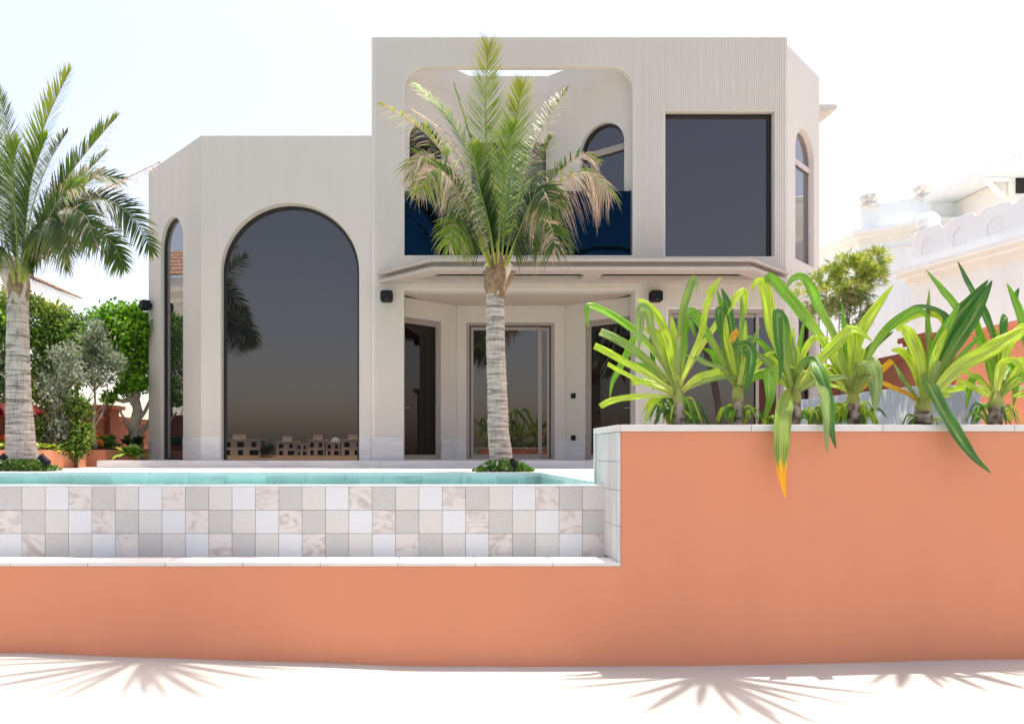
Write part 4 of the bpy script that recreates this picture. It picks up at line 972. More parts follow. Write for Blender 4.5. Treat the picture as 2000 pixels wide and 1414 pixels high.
# ------------------------------------------------------------------ coconut palms
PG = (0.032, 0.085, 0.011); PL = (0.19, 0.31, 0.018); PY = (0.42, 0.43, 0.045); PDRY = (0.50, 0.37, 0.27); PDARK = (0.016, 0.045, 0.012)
def frond(parent, pts, L, seed, base=PG, tip=PL, dry=0.0, dry_from=0.55, face=(0, -1, 0.35), n=64, ang=(62, 30), droop=0.25, both=(1, 1), start=0.17, rr=0.016, width=0.022, dry_side=(1, 1), broken=0.0, tipL=0.55):
    """one feather leaf: tapered rachis and two rows of separate leaflets"""
    n = int(n*(1.2 if droop < .4 else 1.35)); L *= (1.15 if droop < .4 else 0.95); width *= 1.3; droop *= 0.8; dry = min(1, dry*1.25+.04)
    rng = random.Random(seed); P_ = [Vector(p) for p in pts]; cur = catmull(P_, 40); m_ = MB(); face = Vector(face).normalized()
    rc = (0.26, 0.30, 0.07); tot = len(cur)-1
    # rachis
    nseg = len(cur); sides = 5; b0 = 0
    for i, p in enumerate(cur):
        d = (cur[min(i+1, tot)]-cur[max(i-1, 0)]).normalized(); e1 = d.cross(face).normalized(); e2 = d.cross(e1); r = rr*(1-0.86*i/tot)*(1.5 if i == 0 else 1)
        for k in range(sides): a = 2*pi*k/sides; m_.v.append(tuple(p+(e1*cos(a)*1.2+e2*sin(a)*0.8)*r)); m_.c.append(mixc((0.38, 0.40, 0.07), mixc(rc, PDRY, dry*(i/tot)), min(1, i/12)))
    for i in range(tot):
        for k in range(sides): m_.f.append([i*sides+k, i*sides+(k+1) % sides, (i+1)*sides+(k+1) % sides, (i+1)*sides+k]); m_.m.append(0)
    for k in range(n):
        s_ = start+(1-start)*(k+0.5)/n
        for side, si in ((-1, 0), (1, 1)):
            if both[si] <= 0 or rng.random() < broken: continue
            f = s_*tot; i0 = min(int(f), tot-1); p = cur[i0].lerp(cur[i0+1], f-i0); d = (cur[min(i0+2, tot)]-cur[max(i0-1, 0)]).normalized()
            sv = d.cross(face).normalized()*side
            u = (s_-start)/(1-start); l = L*both[si]*(0.50+0.50*sin(pi*min(1, u*1.25+0.12)*0.8)) * (1 if u < 0.75 else 1-(u-0.75)/0.25*(1-tipL)) * rng.uniform(0.86, 1.06)
            a = radians(ang[0]+(ang[1]+6-ang[0])*u+rng.uniform(-5, 5))*(1 if u < .9 else 1-(u-.9)/.1*.8); l *= (1 if u < .93 else 1-(u-.93)/.07*.35); dirn = (d*cos(a)+sv*sin(a)+face*rng.uniform(-0.02, 0.22)).normalized()
            is_dry = rng.random() < dry*dry_side[si]*(1 if u > dry_from-0.15 else 0.25)
            yel = max(0, min(1, (u-0.45)*1.5+rng.uniform(-0.25, 0.25)))
            c0 = jit(mixc(base, tip, yel), rng, 0.16); c1 = mixc(c0, PY, 0.25*yel+rng.uniform(0, 0.12)); 
            if is_dry: dc = jit(PDRY, rng, 0.25); c0 = mixc(c0, dc, 0.5+0.5*rng.random()); c1 = dc; l *= rng.uniform(0.55, 1.0)
            c2 = mixc(c1, (0.42, 0.30, 0.14), rng.choice([0, 0, 0.2, 0.7]))
            nn = dirn.cross(face).normalized(); w_ = nn*cos(0.6)+face*sin(0.6)*side; w_ = (w_+Vector((0, 0, 0.0))).normalized()
            dr = droop*(1.7 if is_dry else 1)*rng.uniform(0.7, 1.35); b = len(m_.v); wb = width*rng.uniform(0.8, 1.1)*(0.6 if is_dry else 1)
            st = 5
            for q in range(st):
                g_ = q/(st-1); pp = p+dirn*l*g_+Vector((0, 0, -1))*dr*l*g_*g_+Vector((rng.uniform(-1, 1), 0, rng.uniform(-1, 1)))*(0.02*g_ if is_dry else 0.003)
                ww = wb*(0.55+0.9*g_ if g_ < 0.4 else 0.92*(1-g_)/0.6)*0.5+0.0008
                m_.v += [tuple(pp-w_*ww), tuple(pp+w_*ww)]; cc = mixc(c0, c1, g_) if g_ < 0.7 else mixc(c1, c2, (g_-0.7)/0.3); m_.c += [cc, cc]
            for q in range(st-1): m_.f.append([b+2*q, b+2*q+1, b+2*q+3, b+2*q+2]); m_.m.append(0)
    return m_.build('frond', 'palm_leaf', parent)
def palm_trunk(parent, spine, seed):
    """spine rows: (px, py, half width px) at the palm's depth"""
    rng = random.Random(seed); m_ = MB(); n = 28; rows = []
    for i in range(len(spine)-1):
        (p0, r0), (p1, r1) = spine[i], spine[i+1]; L = (p1-p0).length; k = max(2, int(L/0.016))
        for j in range(k): rows.append((p0.lerp(p1, j/k), r0+(r1-r0)*j/k))
    rows.append(spine[-1]); ring = 0.0
    step = 0.055
    for i, (p, r) in enumerate(rows):
        ph = ((p.z+0.006*sin(p.z*23)) % step)/step; bumpy = 0.045*(1-ph)**2 if p.z > 2.0 else 0.02*(1-ph)
        for k in range(n):
            a = 2*pi*k/n; nz = noise.noise(Vector((cos(a)*1.6, sin(a)*1.6, p.z*5)))*0.045+noise.noise(Vector((cos(a)*7, sin(a)*7, p.z*24)))*0.035
            tilt = 0.012*sin(a+p.z*1.3)
            ph2 = ((p.z+tilt) % step)/step; bp = (0.05 if p.z > 1.9 else 0.025)*(1-ph2)**2
            rr = r*(1+bp+nz); m_.v.append((p.x+rr*cos(a), p.y+rr*sin(a), p.z))
    for i in range(len(rows)-1):
        for k in range(n): m_.f.append([i*n+k, i*n+(k+1) % n, (i+1)*n+(k+1) % n, (i+1)*n+k]); m_.m.append(0)
    return m_.build('trunk', 'palm_bark', parent, smooth=True)
def boot(parent, base, top, w0, w1, th, mat, seed, facing=0.0, curl=0.1, name='leaf_sheath'):
    """a curved leaf base clasping the trunk"""
    rng = random.Random(seed); base = Vector(base); top = Vector(top); m_ = MB(); nu, nv = 9, 10
    ax = (top-base); c, s_ = cos(facing), sin(facing)
    for j in range(nv+1):
        v = j/nv; w_ = w0+(w1-w0)*v; 
        for i in range(nu+1):
            u = i/nu*2-1; x = u*w_; y = -(1-u*u)*th*(1-0.4*v)-curl*v*v
            edge = rng.uniform(-0.02, 0.02)*(j == nv)
            q = base+ax*v+Vector((x*c-y*s_, x*s_+y*c, edge-0.03*abs(u)*v))
            q += Vector((0, 0, 0.012*noise.noise(q*12)))
            m_.v.append(tuple(q))
    for j in range(nv):
        for i in range(nu): a = j*(nu+1)+i; m_.f.append([a, a+1, a+nu+2, a+nu+1]); m_.m.append(0)
    o = m_.build(name, mat, parent, smooth=True); md = o.modifiers.new('thick', 'SOLIDIFY'); md.thickness = 0.012; return o
YC = 11.45
def pp(Y0, lst):
    """list of (px, py, depth offset) -> points"""
    return [at(a, b_, Y0+c) for a, b_, c in lst]
cp = thing('coconut_palm', at(979, 915, YC), 'ringed coconut palm with a full green crown in front of the porch', 'palm tree', 'coconut palms beside the pool')
palm_trunk(cp, [(at(x, y, YC), h/F*YC) for x, y, h in ((982, 922, 27), (979, 900, 22.5), (973, 840, 20.5), (971, 760, 19), (968, 680, 18), (967, 610, 17.8), (967, 560, 16))], 1)
CB_ = (968, 520)
specs = [
 # pts, L, kwargs
 ([(975, 520, 0), (958, 380, .05), (948, 225, .1), (953, 100, .15)], 0.50, dict(tip=PY, base=PL, face=(0.05, -1, .25), n=88, ang=(50, 26), droop=.02, tipL=.95)),
 ([(978, 520, 0), (990, 400, -.25), (1004, 270, -.4), (1018, 175, -.4)], 0.46, dict(base=PL, tip=PY, face=(-.2, -1, .3), n=76, ang=(52, 26), droop=.05, tipL=.85)),
 ([(966, 520, 0), (935, 350, .2), (880, 235, .5), (812, 168, .8)], 0.36, dict(base=PG, tip=PL, face=(.75, -.8, -.15), n=66, ang=(38, 16), droop=.12)),
 ([(966, 520, .1), (940, 350, .5), (912, 250, .8), (887, 165, 1.0)], 0.22, dict(base=PG, tip=PL, face=(.9, -.2, .3), n=40, ang=(40, 15), droop=.1)),
 ([(962, 520, 0), (918, 360, .1), (866, 262, .3), (802, 212, .6)], 0.42, dict(dry=.75, dry_from=.4, face=(.5, -.7, .6), n=58, droop=.45)),
 ([(960, 520, -.1), (905, 370, -.4), (835, 265, -.5), (742, 203, -.4)], 0.46, dict(base=PL, tip=PY, dry=.45, dry_from=.25, face=(.35, -.9, .5), n=76, droop=.5, ang=(66, 34))),
 ([(957, 520, -.1), (908, 400, -.5), (862, 325, -.7), (822, 305, -.8), (800, 340, -.8)], 0.52, dict(base=PG, tip=PL, dry=.75, dry_from=.25, face=(.3, -1, .5), n=70, droop=.75, ang=(70, 45), dry_side=(1, .9))),
 ([(955, 520, -.2), (925, 440, -.6), (888, 360, -1.0), (850, 330, -1.3), (820, 370, -1.4)], 0.50, dict(base=PG, tip=PL, dry=.45, face=(.2, -1, .5), n=66, droop=.7, ang=(72, 50))),
 ([(984, 520, 0), (1010, 400, .1), (1045, 280, .3), (1106, 178, .5)], 0.46, dict(base=PG, tip=(.30, .36, .12), dry=.5, dry_from=.5, face=(-.5, -.85, .3), n=76, droop=.3, dry_side=(.3, 1.6))),
 ([(988, 520, 0), (1030, 420, -.1), (1085, 345, -.2), (1135, 305, -.2), (1160, 312, -.2)], 0.42, dict(base=PG, tip=PL, dry=.85, dry_from=.35, face=(-.3, -1, .5), n=60, droop=.5, dry_side=(.7, 1))),
 ([(988, 522, -.1), (1035, 430, -.5), (1085, 365, -.7), (1145, 338, -.8), (1188, 372, -.8)], 0.56, dict(base=PL, tip=PL, dry=.85, dry_from=.3, face=(-.25, -1, .5), n=78, droop=.85, ang=(70, 45), dry_side=(.9, 1))),
 ([(972, 522, -.1), (976, 440, -.6), (985, 345, -1.0), (1000, 250, -1.2)], 0.48, dict(base=PG, tip=PL, face=(0, -1, .45), n=70, droop=.18, ang=(58, 30))),
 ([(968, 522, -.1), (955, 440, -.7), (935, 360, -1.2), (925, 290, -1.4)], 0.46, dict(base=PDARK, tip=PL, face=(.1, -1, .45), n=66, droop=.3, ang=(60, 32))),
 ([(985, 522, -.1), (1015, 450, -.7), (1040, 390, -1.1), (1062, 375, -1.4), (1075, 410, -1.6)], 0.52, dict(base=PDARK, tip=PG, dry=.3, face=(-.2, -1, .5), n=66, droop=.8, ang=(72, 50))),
 ([(982, 525, -.1), (1010, 470, -.5), (1045, 430, -.8), (1075, 440, -1.0), (1085, 490, -1.1)], 0.48, dict(base=PG, tip=PG, dry=.35, face=(-.3, -1, .5), n=60, droop=.9, ang=(74, 55))),
 ([(960, 525, -.1), (930, 470, -.5), (905, 430, -.8), (885, 440, -1.0), (878, 480, -1.1)], 0.44, dict(base=PG, tip=PL, dry=.2, face=(.3, -1, .5), n=56, droop=.9, ang=(74, 55))),
 ([(962, 520, .2), (930, 430, .6), (900, 370, 1.0), (880, 390, 1.5)], 0.50, dict(base=PG, tip=PG, face=(.3, -.6, .8), n=50, droop=.7)),
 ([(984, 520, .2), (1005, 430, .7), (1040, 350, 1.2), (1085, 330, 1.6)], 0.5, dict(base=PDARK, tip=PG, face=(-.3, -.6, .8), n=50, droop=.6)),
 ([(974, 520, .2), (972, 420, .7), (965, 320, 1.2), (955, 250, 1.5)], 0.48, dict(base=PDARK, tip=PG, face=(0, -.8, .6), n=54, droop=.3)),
 ([(990, 522, .1), (1020, 440, .2), (1050, 340, .3), (1075, 270, .4)], 0.40, dict(base=PG, tip=PL, face=(-.4, -.9, .4), n=54, droop=.3)),
 ([(954, 522, .0), (925, 430, .2), (880, 350, .3), (830, 300, .4)], 0.44, dict(base=PL, tip=PL, dry=.3, face=(.4, -.9, .4), n=60, droop=.4)),
]
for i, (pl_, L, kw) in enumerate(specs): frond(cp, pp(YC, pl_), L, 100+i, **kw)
for i, (bx0, by0, tx, ty, w0, w1, fa_, mt, cu) in enumerate(((963, 582, 950, 528, .06, .09, 0.5, 'fibre', .03), (972, 580, 992, 518, .09, .10, -0.3, 'sheath', .07), (967, 580, 970, 508, .08, .025, 0.0, 'fibre', .05), (980, 576, 1008, 530, .05, .06, -0.9, 'fibre', .06), (955, 572, 946, 515, .03, .03, 0.9, 'sheath', .02), (960, 570, 958, 505, .05, .015, 0.3, 'fibre', .03), (985, 560, 996, 512, .04, .015, -0.6, 'fibre', .05), (974, 584, 978, 548, .10, .07, -0.1, 'fibre', .09))):
    b_ = at(bx0, by0, YC); t_ = at(tx, ty, YC); boot(cp, b_-Vector((0, 0.02, 0)), t_, w0, w1, 0.13, mt, 300+i, fa_, cu)
m_ = MB(); m_.tube([at(967, 580, YC), at(967, 560, YC), at(969, 535, YC), at(971, 515, YC), at(972, 495, YC)], [0.12, 0.17, 0.19, 0.15, 0.06], 14); m_.build('crown_shaft', 'fibre', cp, smooth=True)

YL = 12.0
lp = thing('coconut_palm', at(40, 910, YL), 'thick-trunked coconut palm with its crown cut by the left picture edge', 'palm tree', 'coconut palms beside the pool')
palm_trunk(lp, [(at(x, y, YL), h/F*YL) for x, y, h in ((46, 925, 34), (43, 900, 30.5), (40, 860, 26.5), (37, 790, 22.5), (35, 720, 21), (35, 650, 20), (35, 600, 19), (36, 555, 17))], 2)
specs = [
 ([(40, 545, 0), (52, 400, 0), (82, 260, .1), (134, 142, .2)], 0.52, dict(base=PL, tip=PY, face=(-.1, -1, .25), n=84, ang=(46, 20), droop=.08)),
 ([(36, 545, 0), (30, 400, .3), (18, 270, .5), (-4, 178, .6)], 0.40, dict(base=PG, tip=PL, face=(.3, -.9, .3), n=60, ang=(46, 20), droop=.1)),
 ([(34, 545, -.1), (22, 420, -.4), (8, 330, -.7), (-14, 240, -.8)], 0.48, dict(base=PG, tip=PY, dry=.12, face=(.2, -1, .35), n=64, ang=(56, 28), droop=.15)),
 ([(30, 550, -.1), (10, 460, -.6), (-10, 380, -1.0), (-50, 320, -1.2)], 0.50, dict(base=PG, tip=PL, dry=.2, face=(.2, -1, .4), n=60, droop=.3)),
 ([(45, 545, -.1), (85, 430, -.4), (140, 335, -.6), (225, 232, -.7)], 0.50, dict(base=PG, tip=PL, dry=.4, dry_from=.35, face=(-.3, -1, .4), n=84, droop=.28, ang=(60, 34), dry_side=(.6, 1.1))),
 ([(48, 545, .1), (110, 430, .3), (190, 378, .5), (255, 345, .6), (310, 318, .7)], 0.34, dict(base=PG, tip=PDRY, dry=.85, dry_from=.5, face=(-.4, -.9, .5), n=64, droop=.6, ang=(58, 22))),
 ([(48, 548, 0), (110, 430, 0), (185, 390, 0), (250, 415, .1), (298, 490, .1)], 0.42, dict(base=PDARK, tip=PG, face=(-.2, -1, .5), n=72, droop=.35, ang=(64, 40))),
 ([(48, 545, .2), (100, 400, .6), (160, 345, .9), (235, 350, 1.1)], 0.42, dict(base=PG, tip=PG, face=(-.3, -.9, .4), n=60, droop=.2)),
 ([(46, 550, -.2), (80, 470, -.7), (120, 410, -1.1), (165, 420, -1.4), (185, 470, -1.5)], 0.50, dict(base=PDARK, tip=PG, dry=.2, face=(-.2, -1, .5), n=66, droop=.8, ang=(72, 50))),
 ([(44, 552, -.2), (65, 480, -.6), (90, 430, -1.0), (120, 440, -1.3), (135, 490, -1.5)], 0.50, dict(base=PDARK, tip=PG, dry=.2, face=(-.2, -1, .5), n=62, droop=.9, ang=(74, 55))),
 ([(44, 552, -.2), (52, 490, -.5), (70, 450, -.9), (90, 470, -1.2)], 0.46, dict(base=PG, tip=PG, face=(0, -1, .5), n=52, droop=.8, ang=(74, 55))),
 ([(46, 552, .2), (75, 480, .5), (110, 470, .8), (130, 520, 1.0)], 0.40, dict(base=PG, tip=PG, face=(-.3, -.8, .6), n=50, droop=.9)),
 ([(40, 550, -.2), (50, 440, -.6), (62, 350, -.9), (90, 270, -1.0)], 0.48, dict(base=PG, tip=PL, face=(0, -1, .4), n=64, droop=.2, ang=(58, 30))),
 ([(28, 552, -.2), (10, 500, -.5), (-10, 480, -.8), (-30, 520, -1.0)], 0.46, dict(base=PG, tip=PL, dry=.2, face=(.2, -1, .5), n=50, droop=.8)),
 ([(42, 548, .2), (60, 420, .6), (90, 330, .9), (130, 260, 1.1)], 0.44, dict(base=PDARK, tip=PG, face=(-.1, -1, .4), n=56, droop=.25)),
 ([(34, 548, .2), (15, 420, .5), (-10, 320, .8), (-50, 260, 1.0)], 0.46, dict(base=PG, tip=PG, face=(.2, -1, .4), n=56, droop=.25)),
 ([(48, 548, -.1), (100, 450, -.3), (150, 380, -.4), (200, 330, -.4)], 0.46, dict(base=PG, tip=PL, dry=.6, dry_from=.2, face=(-.3, -1, .4), n=64, droop=.5)),
]
specs += [
 ([(46, 545, .1), (90, 440, .2), (140, 370, .3), (205, 300, .3)], 0.46, dict(base=PG, tip=PL, dry=.3, face=(-.3, -1, .4), n=66, droop=.3)),
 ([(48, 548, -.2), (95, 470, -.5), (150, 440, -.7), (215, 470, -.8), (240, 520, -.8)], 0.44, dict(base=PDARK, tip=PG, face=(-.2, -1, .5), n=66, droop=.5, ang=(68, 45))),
 ([(46, 550, -.3), (78, 470, -.8), (118, 385, -1.2), (160, 360, -1.4)], 0.48, dict(base=PG, tip=PL, dry=.25, face=(-.2, -1, .45), n=66, droop=.4)),
 ([(38, 550, -.3), (32, 450, -.8), (25, 350, -1.1), (35, 280, -1.2)], 0.48, dict(base=PG, tip=PL, face=(.05, -1, .4), n=66, droop=.2)),
]
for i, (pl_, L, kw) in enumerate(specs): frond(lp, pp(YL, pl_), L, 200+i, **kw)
for i, (bx0, by0, tx, ty, w0, w1, fa_, mt, cu) in enumerate(((38, 596, 20, 500, .11, .08, 0.35, 'sheath', .02), (36, 600, 46, 505, .12, .10, -0.3, 'sheath', .05), (34, 598, 4, 510, .10, .09, 0.8, 'sheath', .03), (45, 590, 60, 520, .09, .06, -0.8, 'sheath', .04), (36, 598, 34, 552, .14, .13, 0.0, 'fibre', .05))):
    b_ = at(bx0, by0, YL); t_ = at(tx, ty, YL); boot(lp, b_-Vector((0, 0.03, 0)), t_, w0, w1, 0.15, mt, 320+i, fa_, cu)
m_ = MB(); m_.tube([at(36, 590, YL), at(36, 560, YL), at(37, 530, YL), at(38, 505, YL)], [0.14, 0.17, 0.14, 0.05], 14); m_.build('crown_shaft', 'fibre', lp, smooth=True)

# ground cover and spotlights at the palm feet
def cover(px0, px1, py, Y, n, label, seed, flowers=True):
    rng = random.Random(seed); m_ = MB()
    for k in range(n):
        x = rng.uniform(px0, px1); e = 1-abs((x-(px0+px1)/2)/((px1-px0)/2))**2.2
        yy = Y+rng.uniform(-0.22, 0.28); h = rng.uniform(0, 0.16)*e
        o = Vector((xat(x, Y), yy, DZ+h)); 
        for q in range(3):
            a = Vector((rng.gauss(0, 1), rng.gauss(0, 1), abs(rng.gauss(0, 1))+0.3)).normalized(); s_ = a.cross(Vector((rng.gauss(0, 1), rng.gauss(0, 1), 1))).normalized(); l = rng.uniform(0.03, 0.07); b = len(m_.v)
            m_.v += [tuple(o), tuple(o+a*l*.5+s_*l*.3), tuple(o+a*l), tuple(o+a*l*.5-s_*l*.3)]; m_.f.append([b, b+1, b+2, b+3]); m_.m.append(0)
            col = jit(rng.choice([(0.10, 0.22, 0.03), (0.18, 0.30, 0.05), (0.06, 0.14, 0.02)]), rng, .2)
            if flowers and rng.random() < 0.035: col = (0.8, 0.8, 0.72)
            m_.c += [col]*4
    tag(m_.build('ground_cover', 'tree_leaf'), label, 'ground cover', kind='stuff')
cover(928, 1040, 915, 11.32, 900, 'small leafy ground cover round the foot of the centre palm', 51)
cover(-30, 105, 915, 11.75, 1300, 'small leafy ground cover round the foot of the left palm', 52)
def spot(px, py, Y, aim, label, s_=1.0):
    c = at(px, py, Y); t_ = thing('garden_spotlight', c, label, 'spotlight', 'black spotlights at the palm feet'); a = Vector(aim).normalized()
    m_ = MB(); m_.tube([c-a*0.07*s_, c-a*0.05*s_, c+a*0.07*s_, c+a*0.075*s_], [0.028*s_, 0.042*s_, 0.042*s_, 0.047*s_], 14); m_.build('lamp_head', 'black_plastic', t_)
    m_ = MB(); m_.tube([c+a*0.0755*s_, c+a*0.078*s_], [0.037*s_, 0.037*s_], 14); m_.build('lens', 'glass_black', t_)
    m_ = MB(); m_.tube([(c.x, c.y, DZ), (c.x, c.y, c.z-0.03)], [0.012, 0.012], 8); m_.obox(c+Vector((-0.05, 0, -0.02)), c+Vector((0.05, 0, -0.02)), 0.02, 0.012); m_.build('stake', 'black_plastic', t_)
spot(88, 899, 11.6, (-0.75, 0.1, 0.6), 'tilted black spotlight right of the left palm foot', 1.25)
spot(2, 896, 11.6, (0.75, 0.1, 0.6), 'black spotlight at the left picture edge', 1.1)
spot(1003, 905, 11.12, (-0.35, 0.2, 0.85), 'small black spotlight beside the centre palm foot', 0.9)

# ------------------------------------------------------------------ giant lilies in the planter
TONES = {  # base colour near the stem, blade colour, tip colour
 'y': ((0.64, 0.67, 0.24), (0.56, 0.68, 0.07), (0.52, 0.66, 0.05)),
 'g': ((0.54, 0.60, 0.20), (0.27, 0.50, 0.04), (0.23, 0.46, 0.04)),
 'd': ((0.44, 0.54, 0.14), (0.10, 0.27, 0.035), (0.085, 0.23, 0.04)),
 'w': ((0.52, 0.56, 0.20), (0.33, 0.45, 0.13), (0.40, 0.50, 0.22)),
 'o': ((0.55, 0.50, 0.08), (0.72, 0.46, 0.02), (0.75, 0.50, 0.02)),
 't': ((0.46, 0.54, 0.16), (0.34, 0.46, 0.09), (0.90, 0.60, 0.02)),
}
def strap(parent, pts, wpx, tone, seed, Y, cut=False, face=None, name='leaf'):
    """pts: (px, py[, depth offset]); wpx: widest width in px at Y"""
    rng = random.Random(seed); P_ = []
    n = len(pts)
    for i, p in enumerate(pts):
        dy = p[2] if len(p) > 2 else 0
        P_.append(at(p[0], p[1], Y+dy))
    ns = 6*(n-1)+3; cur = catmull(P_, ns); W = wpx*0.80/F*Y; m_ = MB(); nu = 7
    fv = Vector(face) if face else Vector((rng.uniform(-.35, .35), -1, rng.uniform(.1, .7))); fv.normalize()
    base, blade, tip = TONES[tone]; ph = rng.uniform(0, 6)
    prev = None
    for i, p in enumerate(cur):
        s_ = i/(ns-1); d = (cur[min(i+1, ns-1)]-cur[max(i-1, 0)]); d = d.normalized() if d.length > 1e-6 else Vector((0, 0, 1))
        sv = d.cross(fv); sv = sv.normalized() if sv.length > 0.05 else (prev or Vector((1, 0, 0)))
        if prev is not None and sv.dot(prev) < 0: sv = -sv
        if prev is not None: sv = (sv*0.6+prev*0.4).normalized()
        prev = sv; nn = sv.cross(d).normalized()
        if nn.dot(fv) < 0: nn = -nn
        prof = 0.50+0.50*min(1, (s_/0.38))**1.1+0.22*max(0, 1-s_/0.08)
        if cut: prof *= 1-0.12*max(0, (s_-0.8)/0.2)
        elif s_ > 0.5: prof *= max(0.0, 1-((s_-0.5)/0.5)**1.9)
        ww = W*prof/2+0.001; fold = 0.30*(1-s_)+0.10
        for k in range(nu):
            u = k/(nu-1)*2-1
            wav = 0.05*sin(s_*17+ph+u*1.3)*abs(u)**2+0.03*sin(s_*41+ph*2)*abs(u)**3
            q = p+sv*u*ww-nn*ww*(fold*(1-abs(u))*1.1-wav*1.4)
            m_.v.append(tuple(q))
            c = mixc(base, blade, min(1, s_/0.42)); 
            if s_ > 0.7:
                if tone == 't': c = mixc(c, tip, max(0, min(1, (s_-0.765+0.03*sin(u*5+1))*22)))
                else: c = mixc(c, tip, (s_-0.7)/0.3)
            if cut and s_ > 0.97: c = (0.55, 0.38, 0.03)
            if tone in 'yg' and s_ > 0.965: c = (0.5, 0.42, 0.06)
            mid = max(0, 1-abs(u)*3.2)*(0.55 if s_ < 0.75 else 0.2); c = mixc(c, (0.50, 0.54, 0.20), mid)
            k2 = 1+0.14*noise.noise(Vector((s_*6, u*0.8, seed))); c = tuple(x*k2 for x in c)
            m_.c.append(c); m_.a.append((u*0.5+seed*0.37, s_*3, 0))
    for i in range(ns-1):
        for k in range(nu-1): a = i*nu+k; m_.f.append([a, a+1, a+nu+1, a+nu]); m_.m.append(0)
    o = m_.build(name, 'lily_leaf', parent, smooth=True)
    md = o.modifiers.new('thick', 'SOLIDIFY'); md.thickness = 0.003; md.offset = 0
    return o
def lily(label, cx, cy, bx, Y, r, leaves, seed, group='giant lilies in the raised planter'):
    """short white-ringed stem, blades listed in picture order, small strappy offsets at the base"""
    rng = random.Random(seed); base = at(bx, 838, Y); base.z = 1.86; crown = at(cx, cy, Y)
    t_ = thing('giant_lily', base, label, 'plant', group)
    m_ = MB(); n = 12; rows = 22
    for j in range(rows+1):
        v = j/rows; p = base.lerp(crown+Vector((0, 0, 0.07)), v); rr = r*0.88/F*Y*(1.0+0.2*noise.noise(Vector((v*9, seed, 0)))+0.12*(1-((v*7) % 1)))*(1-0.75*max(0, v-0.8)/0.2)
        for k in range(n):
            a = 2*pi*k/n; q = p+Vector((cos(a), sin(a), 0))*rr*(1+0.1*noise.noise(Vector((cos(a)*2, sin(a)*2, v*8+seed)))); m_.v.append(tuple(q))
            nz = noise.noise(Vector((cos(a)*2.5, v*11, seed*3.1)))
            c = mixc((0.13, 0.075, 0.045), (0.55, 0.46, 0.38), max(0, min(1, 0.5+nz*2.2+(0.25 if v > 0.35 else -0.1))))
            if v > 0.6+0.1*nz: c = mixc(c, (0.42, 0.46, 0.12), min(1, (v-0.6)/0.12))
            m_.c.append(c)
    for j in range(rows):
        for k in range(n): m_.f.append([j*n+k, j*n+(k+1) % n, (j+1)*n+(k+1) % n, (j+1)*n+k]); m_.m.append(0)
    m_.build('stem', 'tree_leaf', t_, smooth=True)
    for k in range(9):   # young inner blades round the heart of the rosette
        a_ = rng.uniform(-1.25, 1.25); l_ = rng.uniform(50, 125); dx, dz = sin(a_)*l_, cos(a_)*l_; dy = rng.uniform(-.1, .28); x0 = cx+rng.uniform(-5, 5)
        strap(t_, [(x0, cy-4, 0), (x0+dx*.45, cy-4-dz*.55, dy*.5), (x0+dx*.85, cy-4-dz*(.92 if abs(a_) < .8 else .8), dy), (x0+dx*1.1, cy-4-dz*(1.1 if abs(a_) < .6 else .72), dy*1.2)], rng.uniform(9, 16), rng.choice('yyygw'), seed*90+k, Y, cut=rng.random() < .25)
    for i, lf in enumerate(leaves):
        kw = lf[3] if len(lf) > 3 else {}
        strap(t_, lf[0], lf[1], lf[2], seed*40+i, Y, **kw)
    return t_
def offsets(parent_label, px, Y, n, seed, spread=42, h=62, tone='g'):
    rng = random.Random(seed); t_ = thing('small_lily', at(px, 836, Y), parent_label, 'plant', 'low tufts of narrow leaves in the planter')
    for k in range(int(n*1.5)):
        s_ = rng.choice((-1, 1)); reach = s_*rng.uniform(0.25, 1)*spread; hh = h*rng.uniform(0.45, 1.0); x0 = px+rng.uniform(-12, 12); dy = rng.uniform(-.14, .2)
        end = 838-hh*rng.uniform(-0.1, 0.55)
        strap(t_, [(x0, 836, 0), (x0+reach*0.3, 836-hh*0.75, dy*0.4), (x0+reach*0.68, 836-hh*0.9, dy*0.8), (x0+reach, end, dy)], rng.uniform(3.5, 7.5), rng.choice(['g', 'y', 'd', 'y']), seed*50+k, Y, name='leaf')
CUT = dict(cut=True)
YA = 6.58
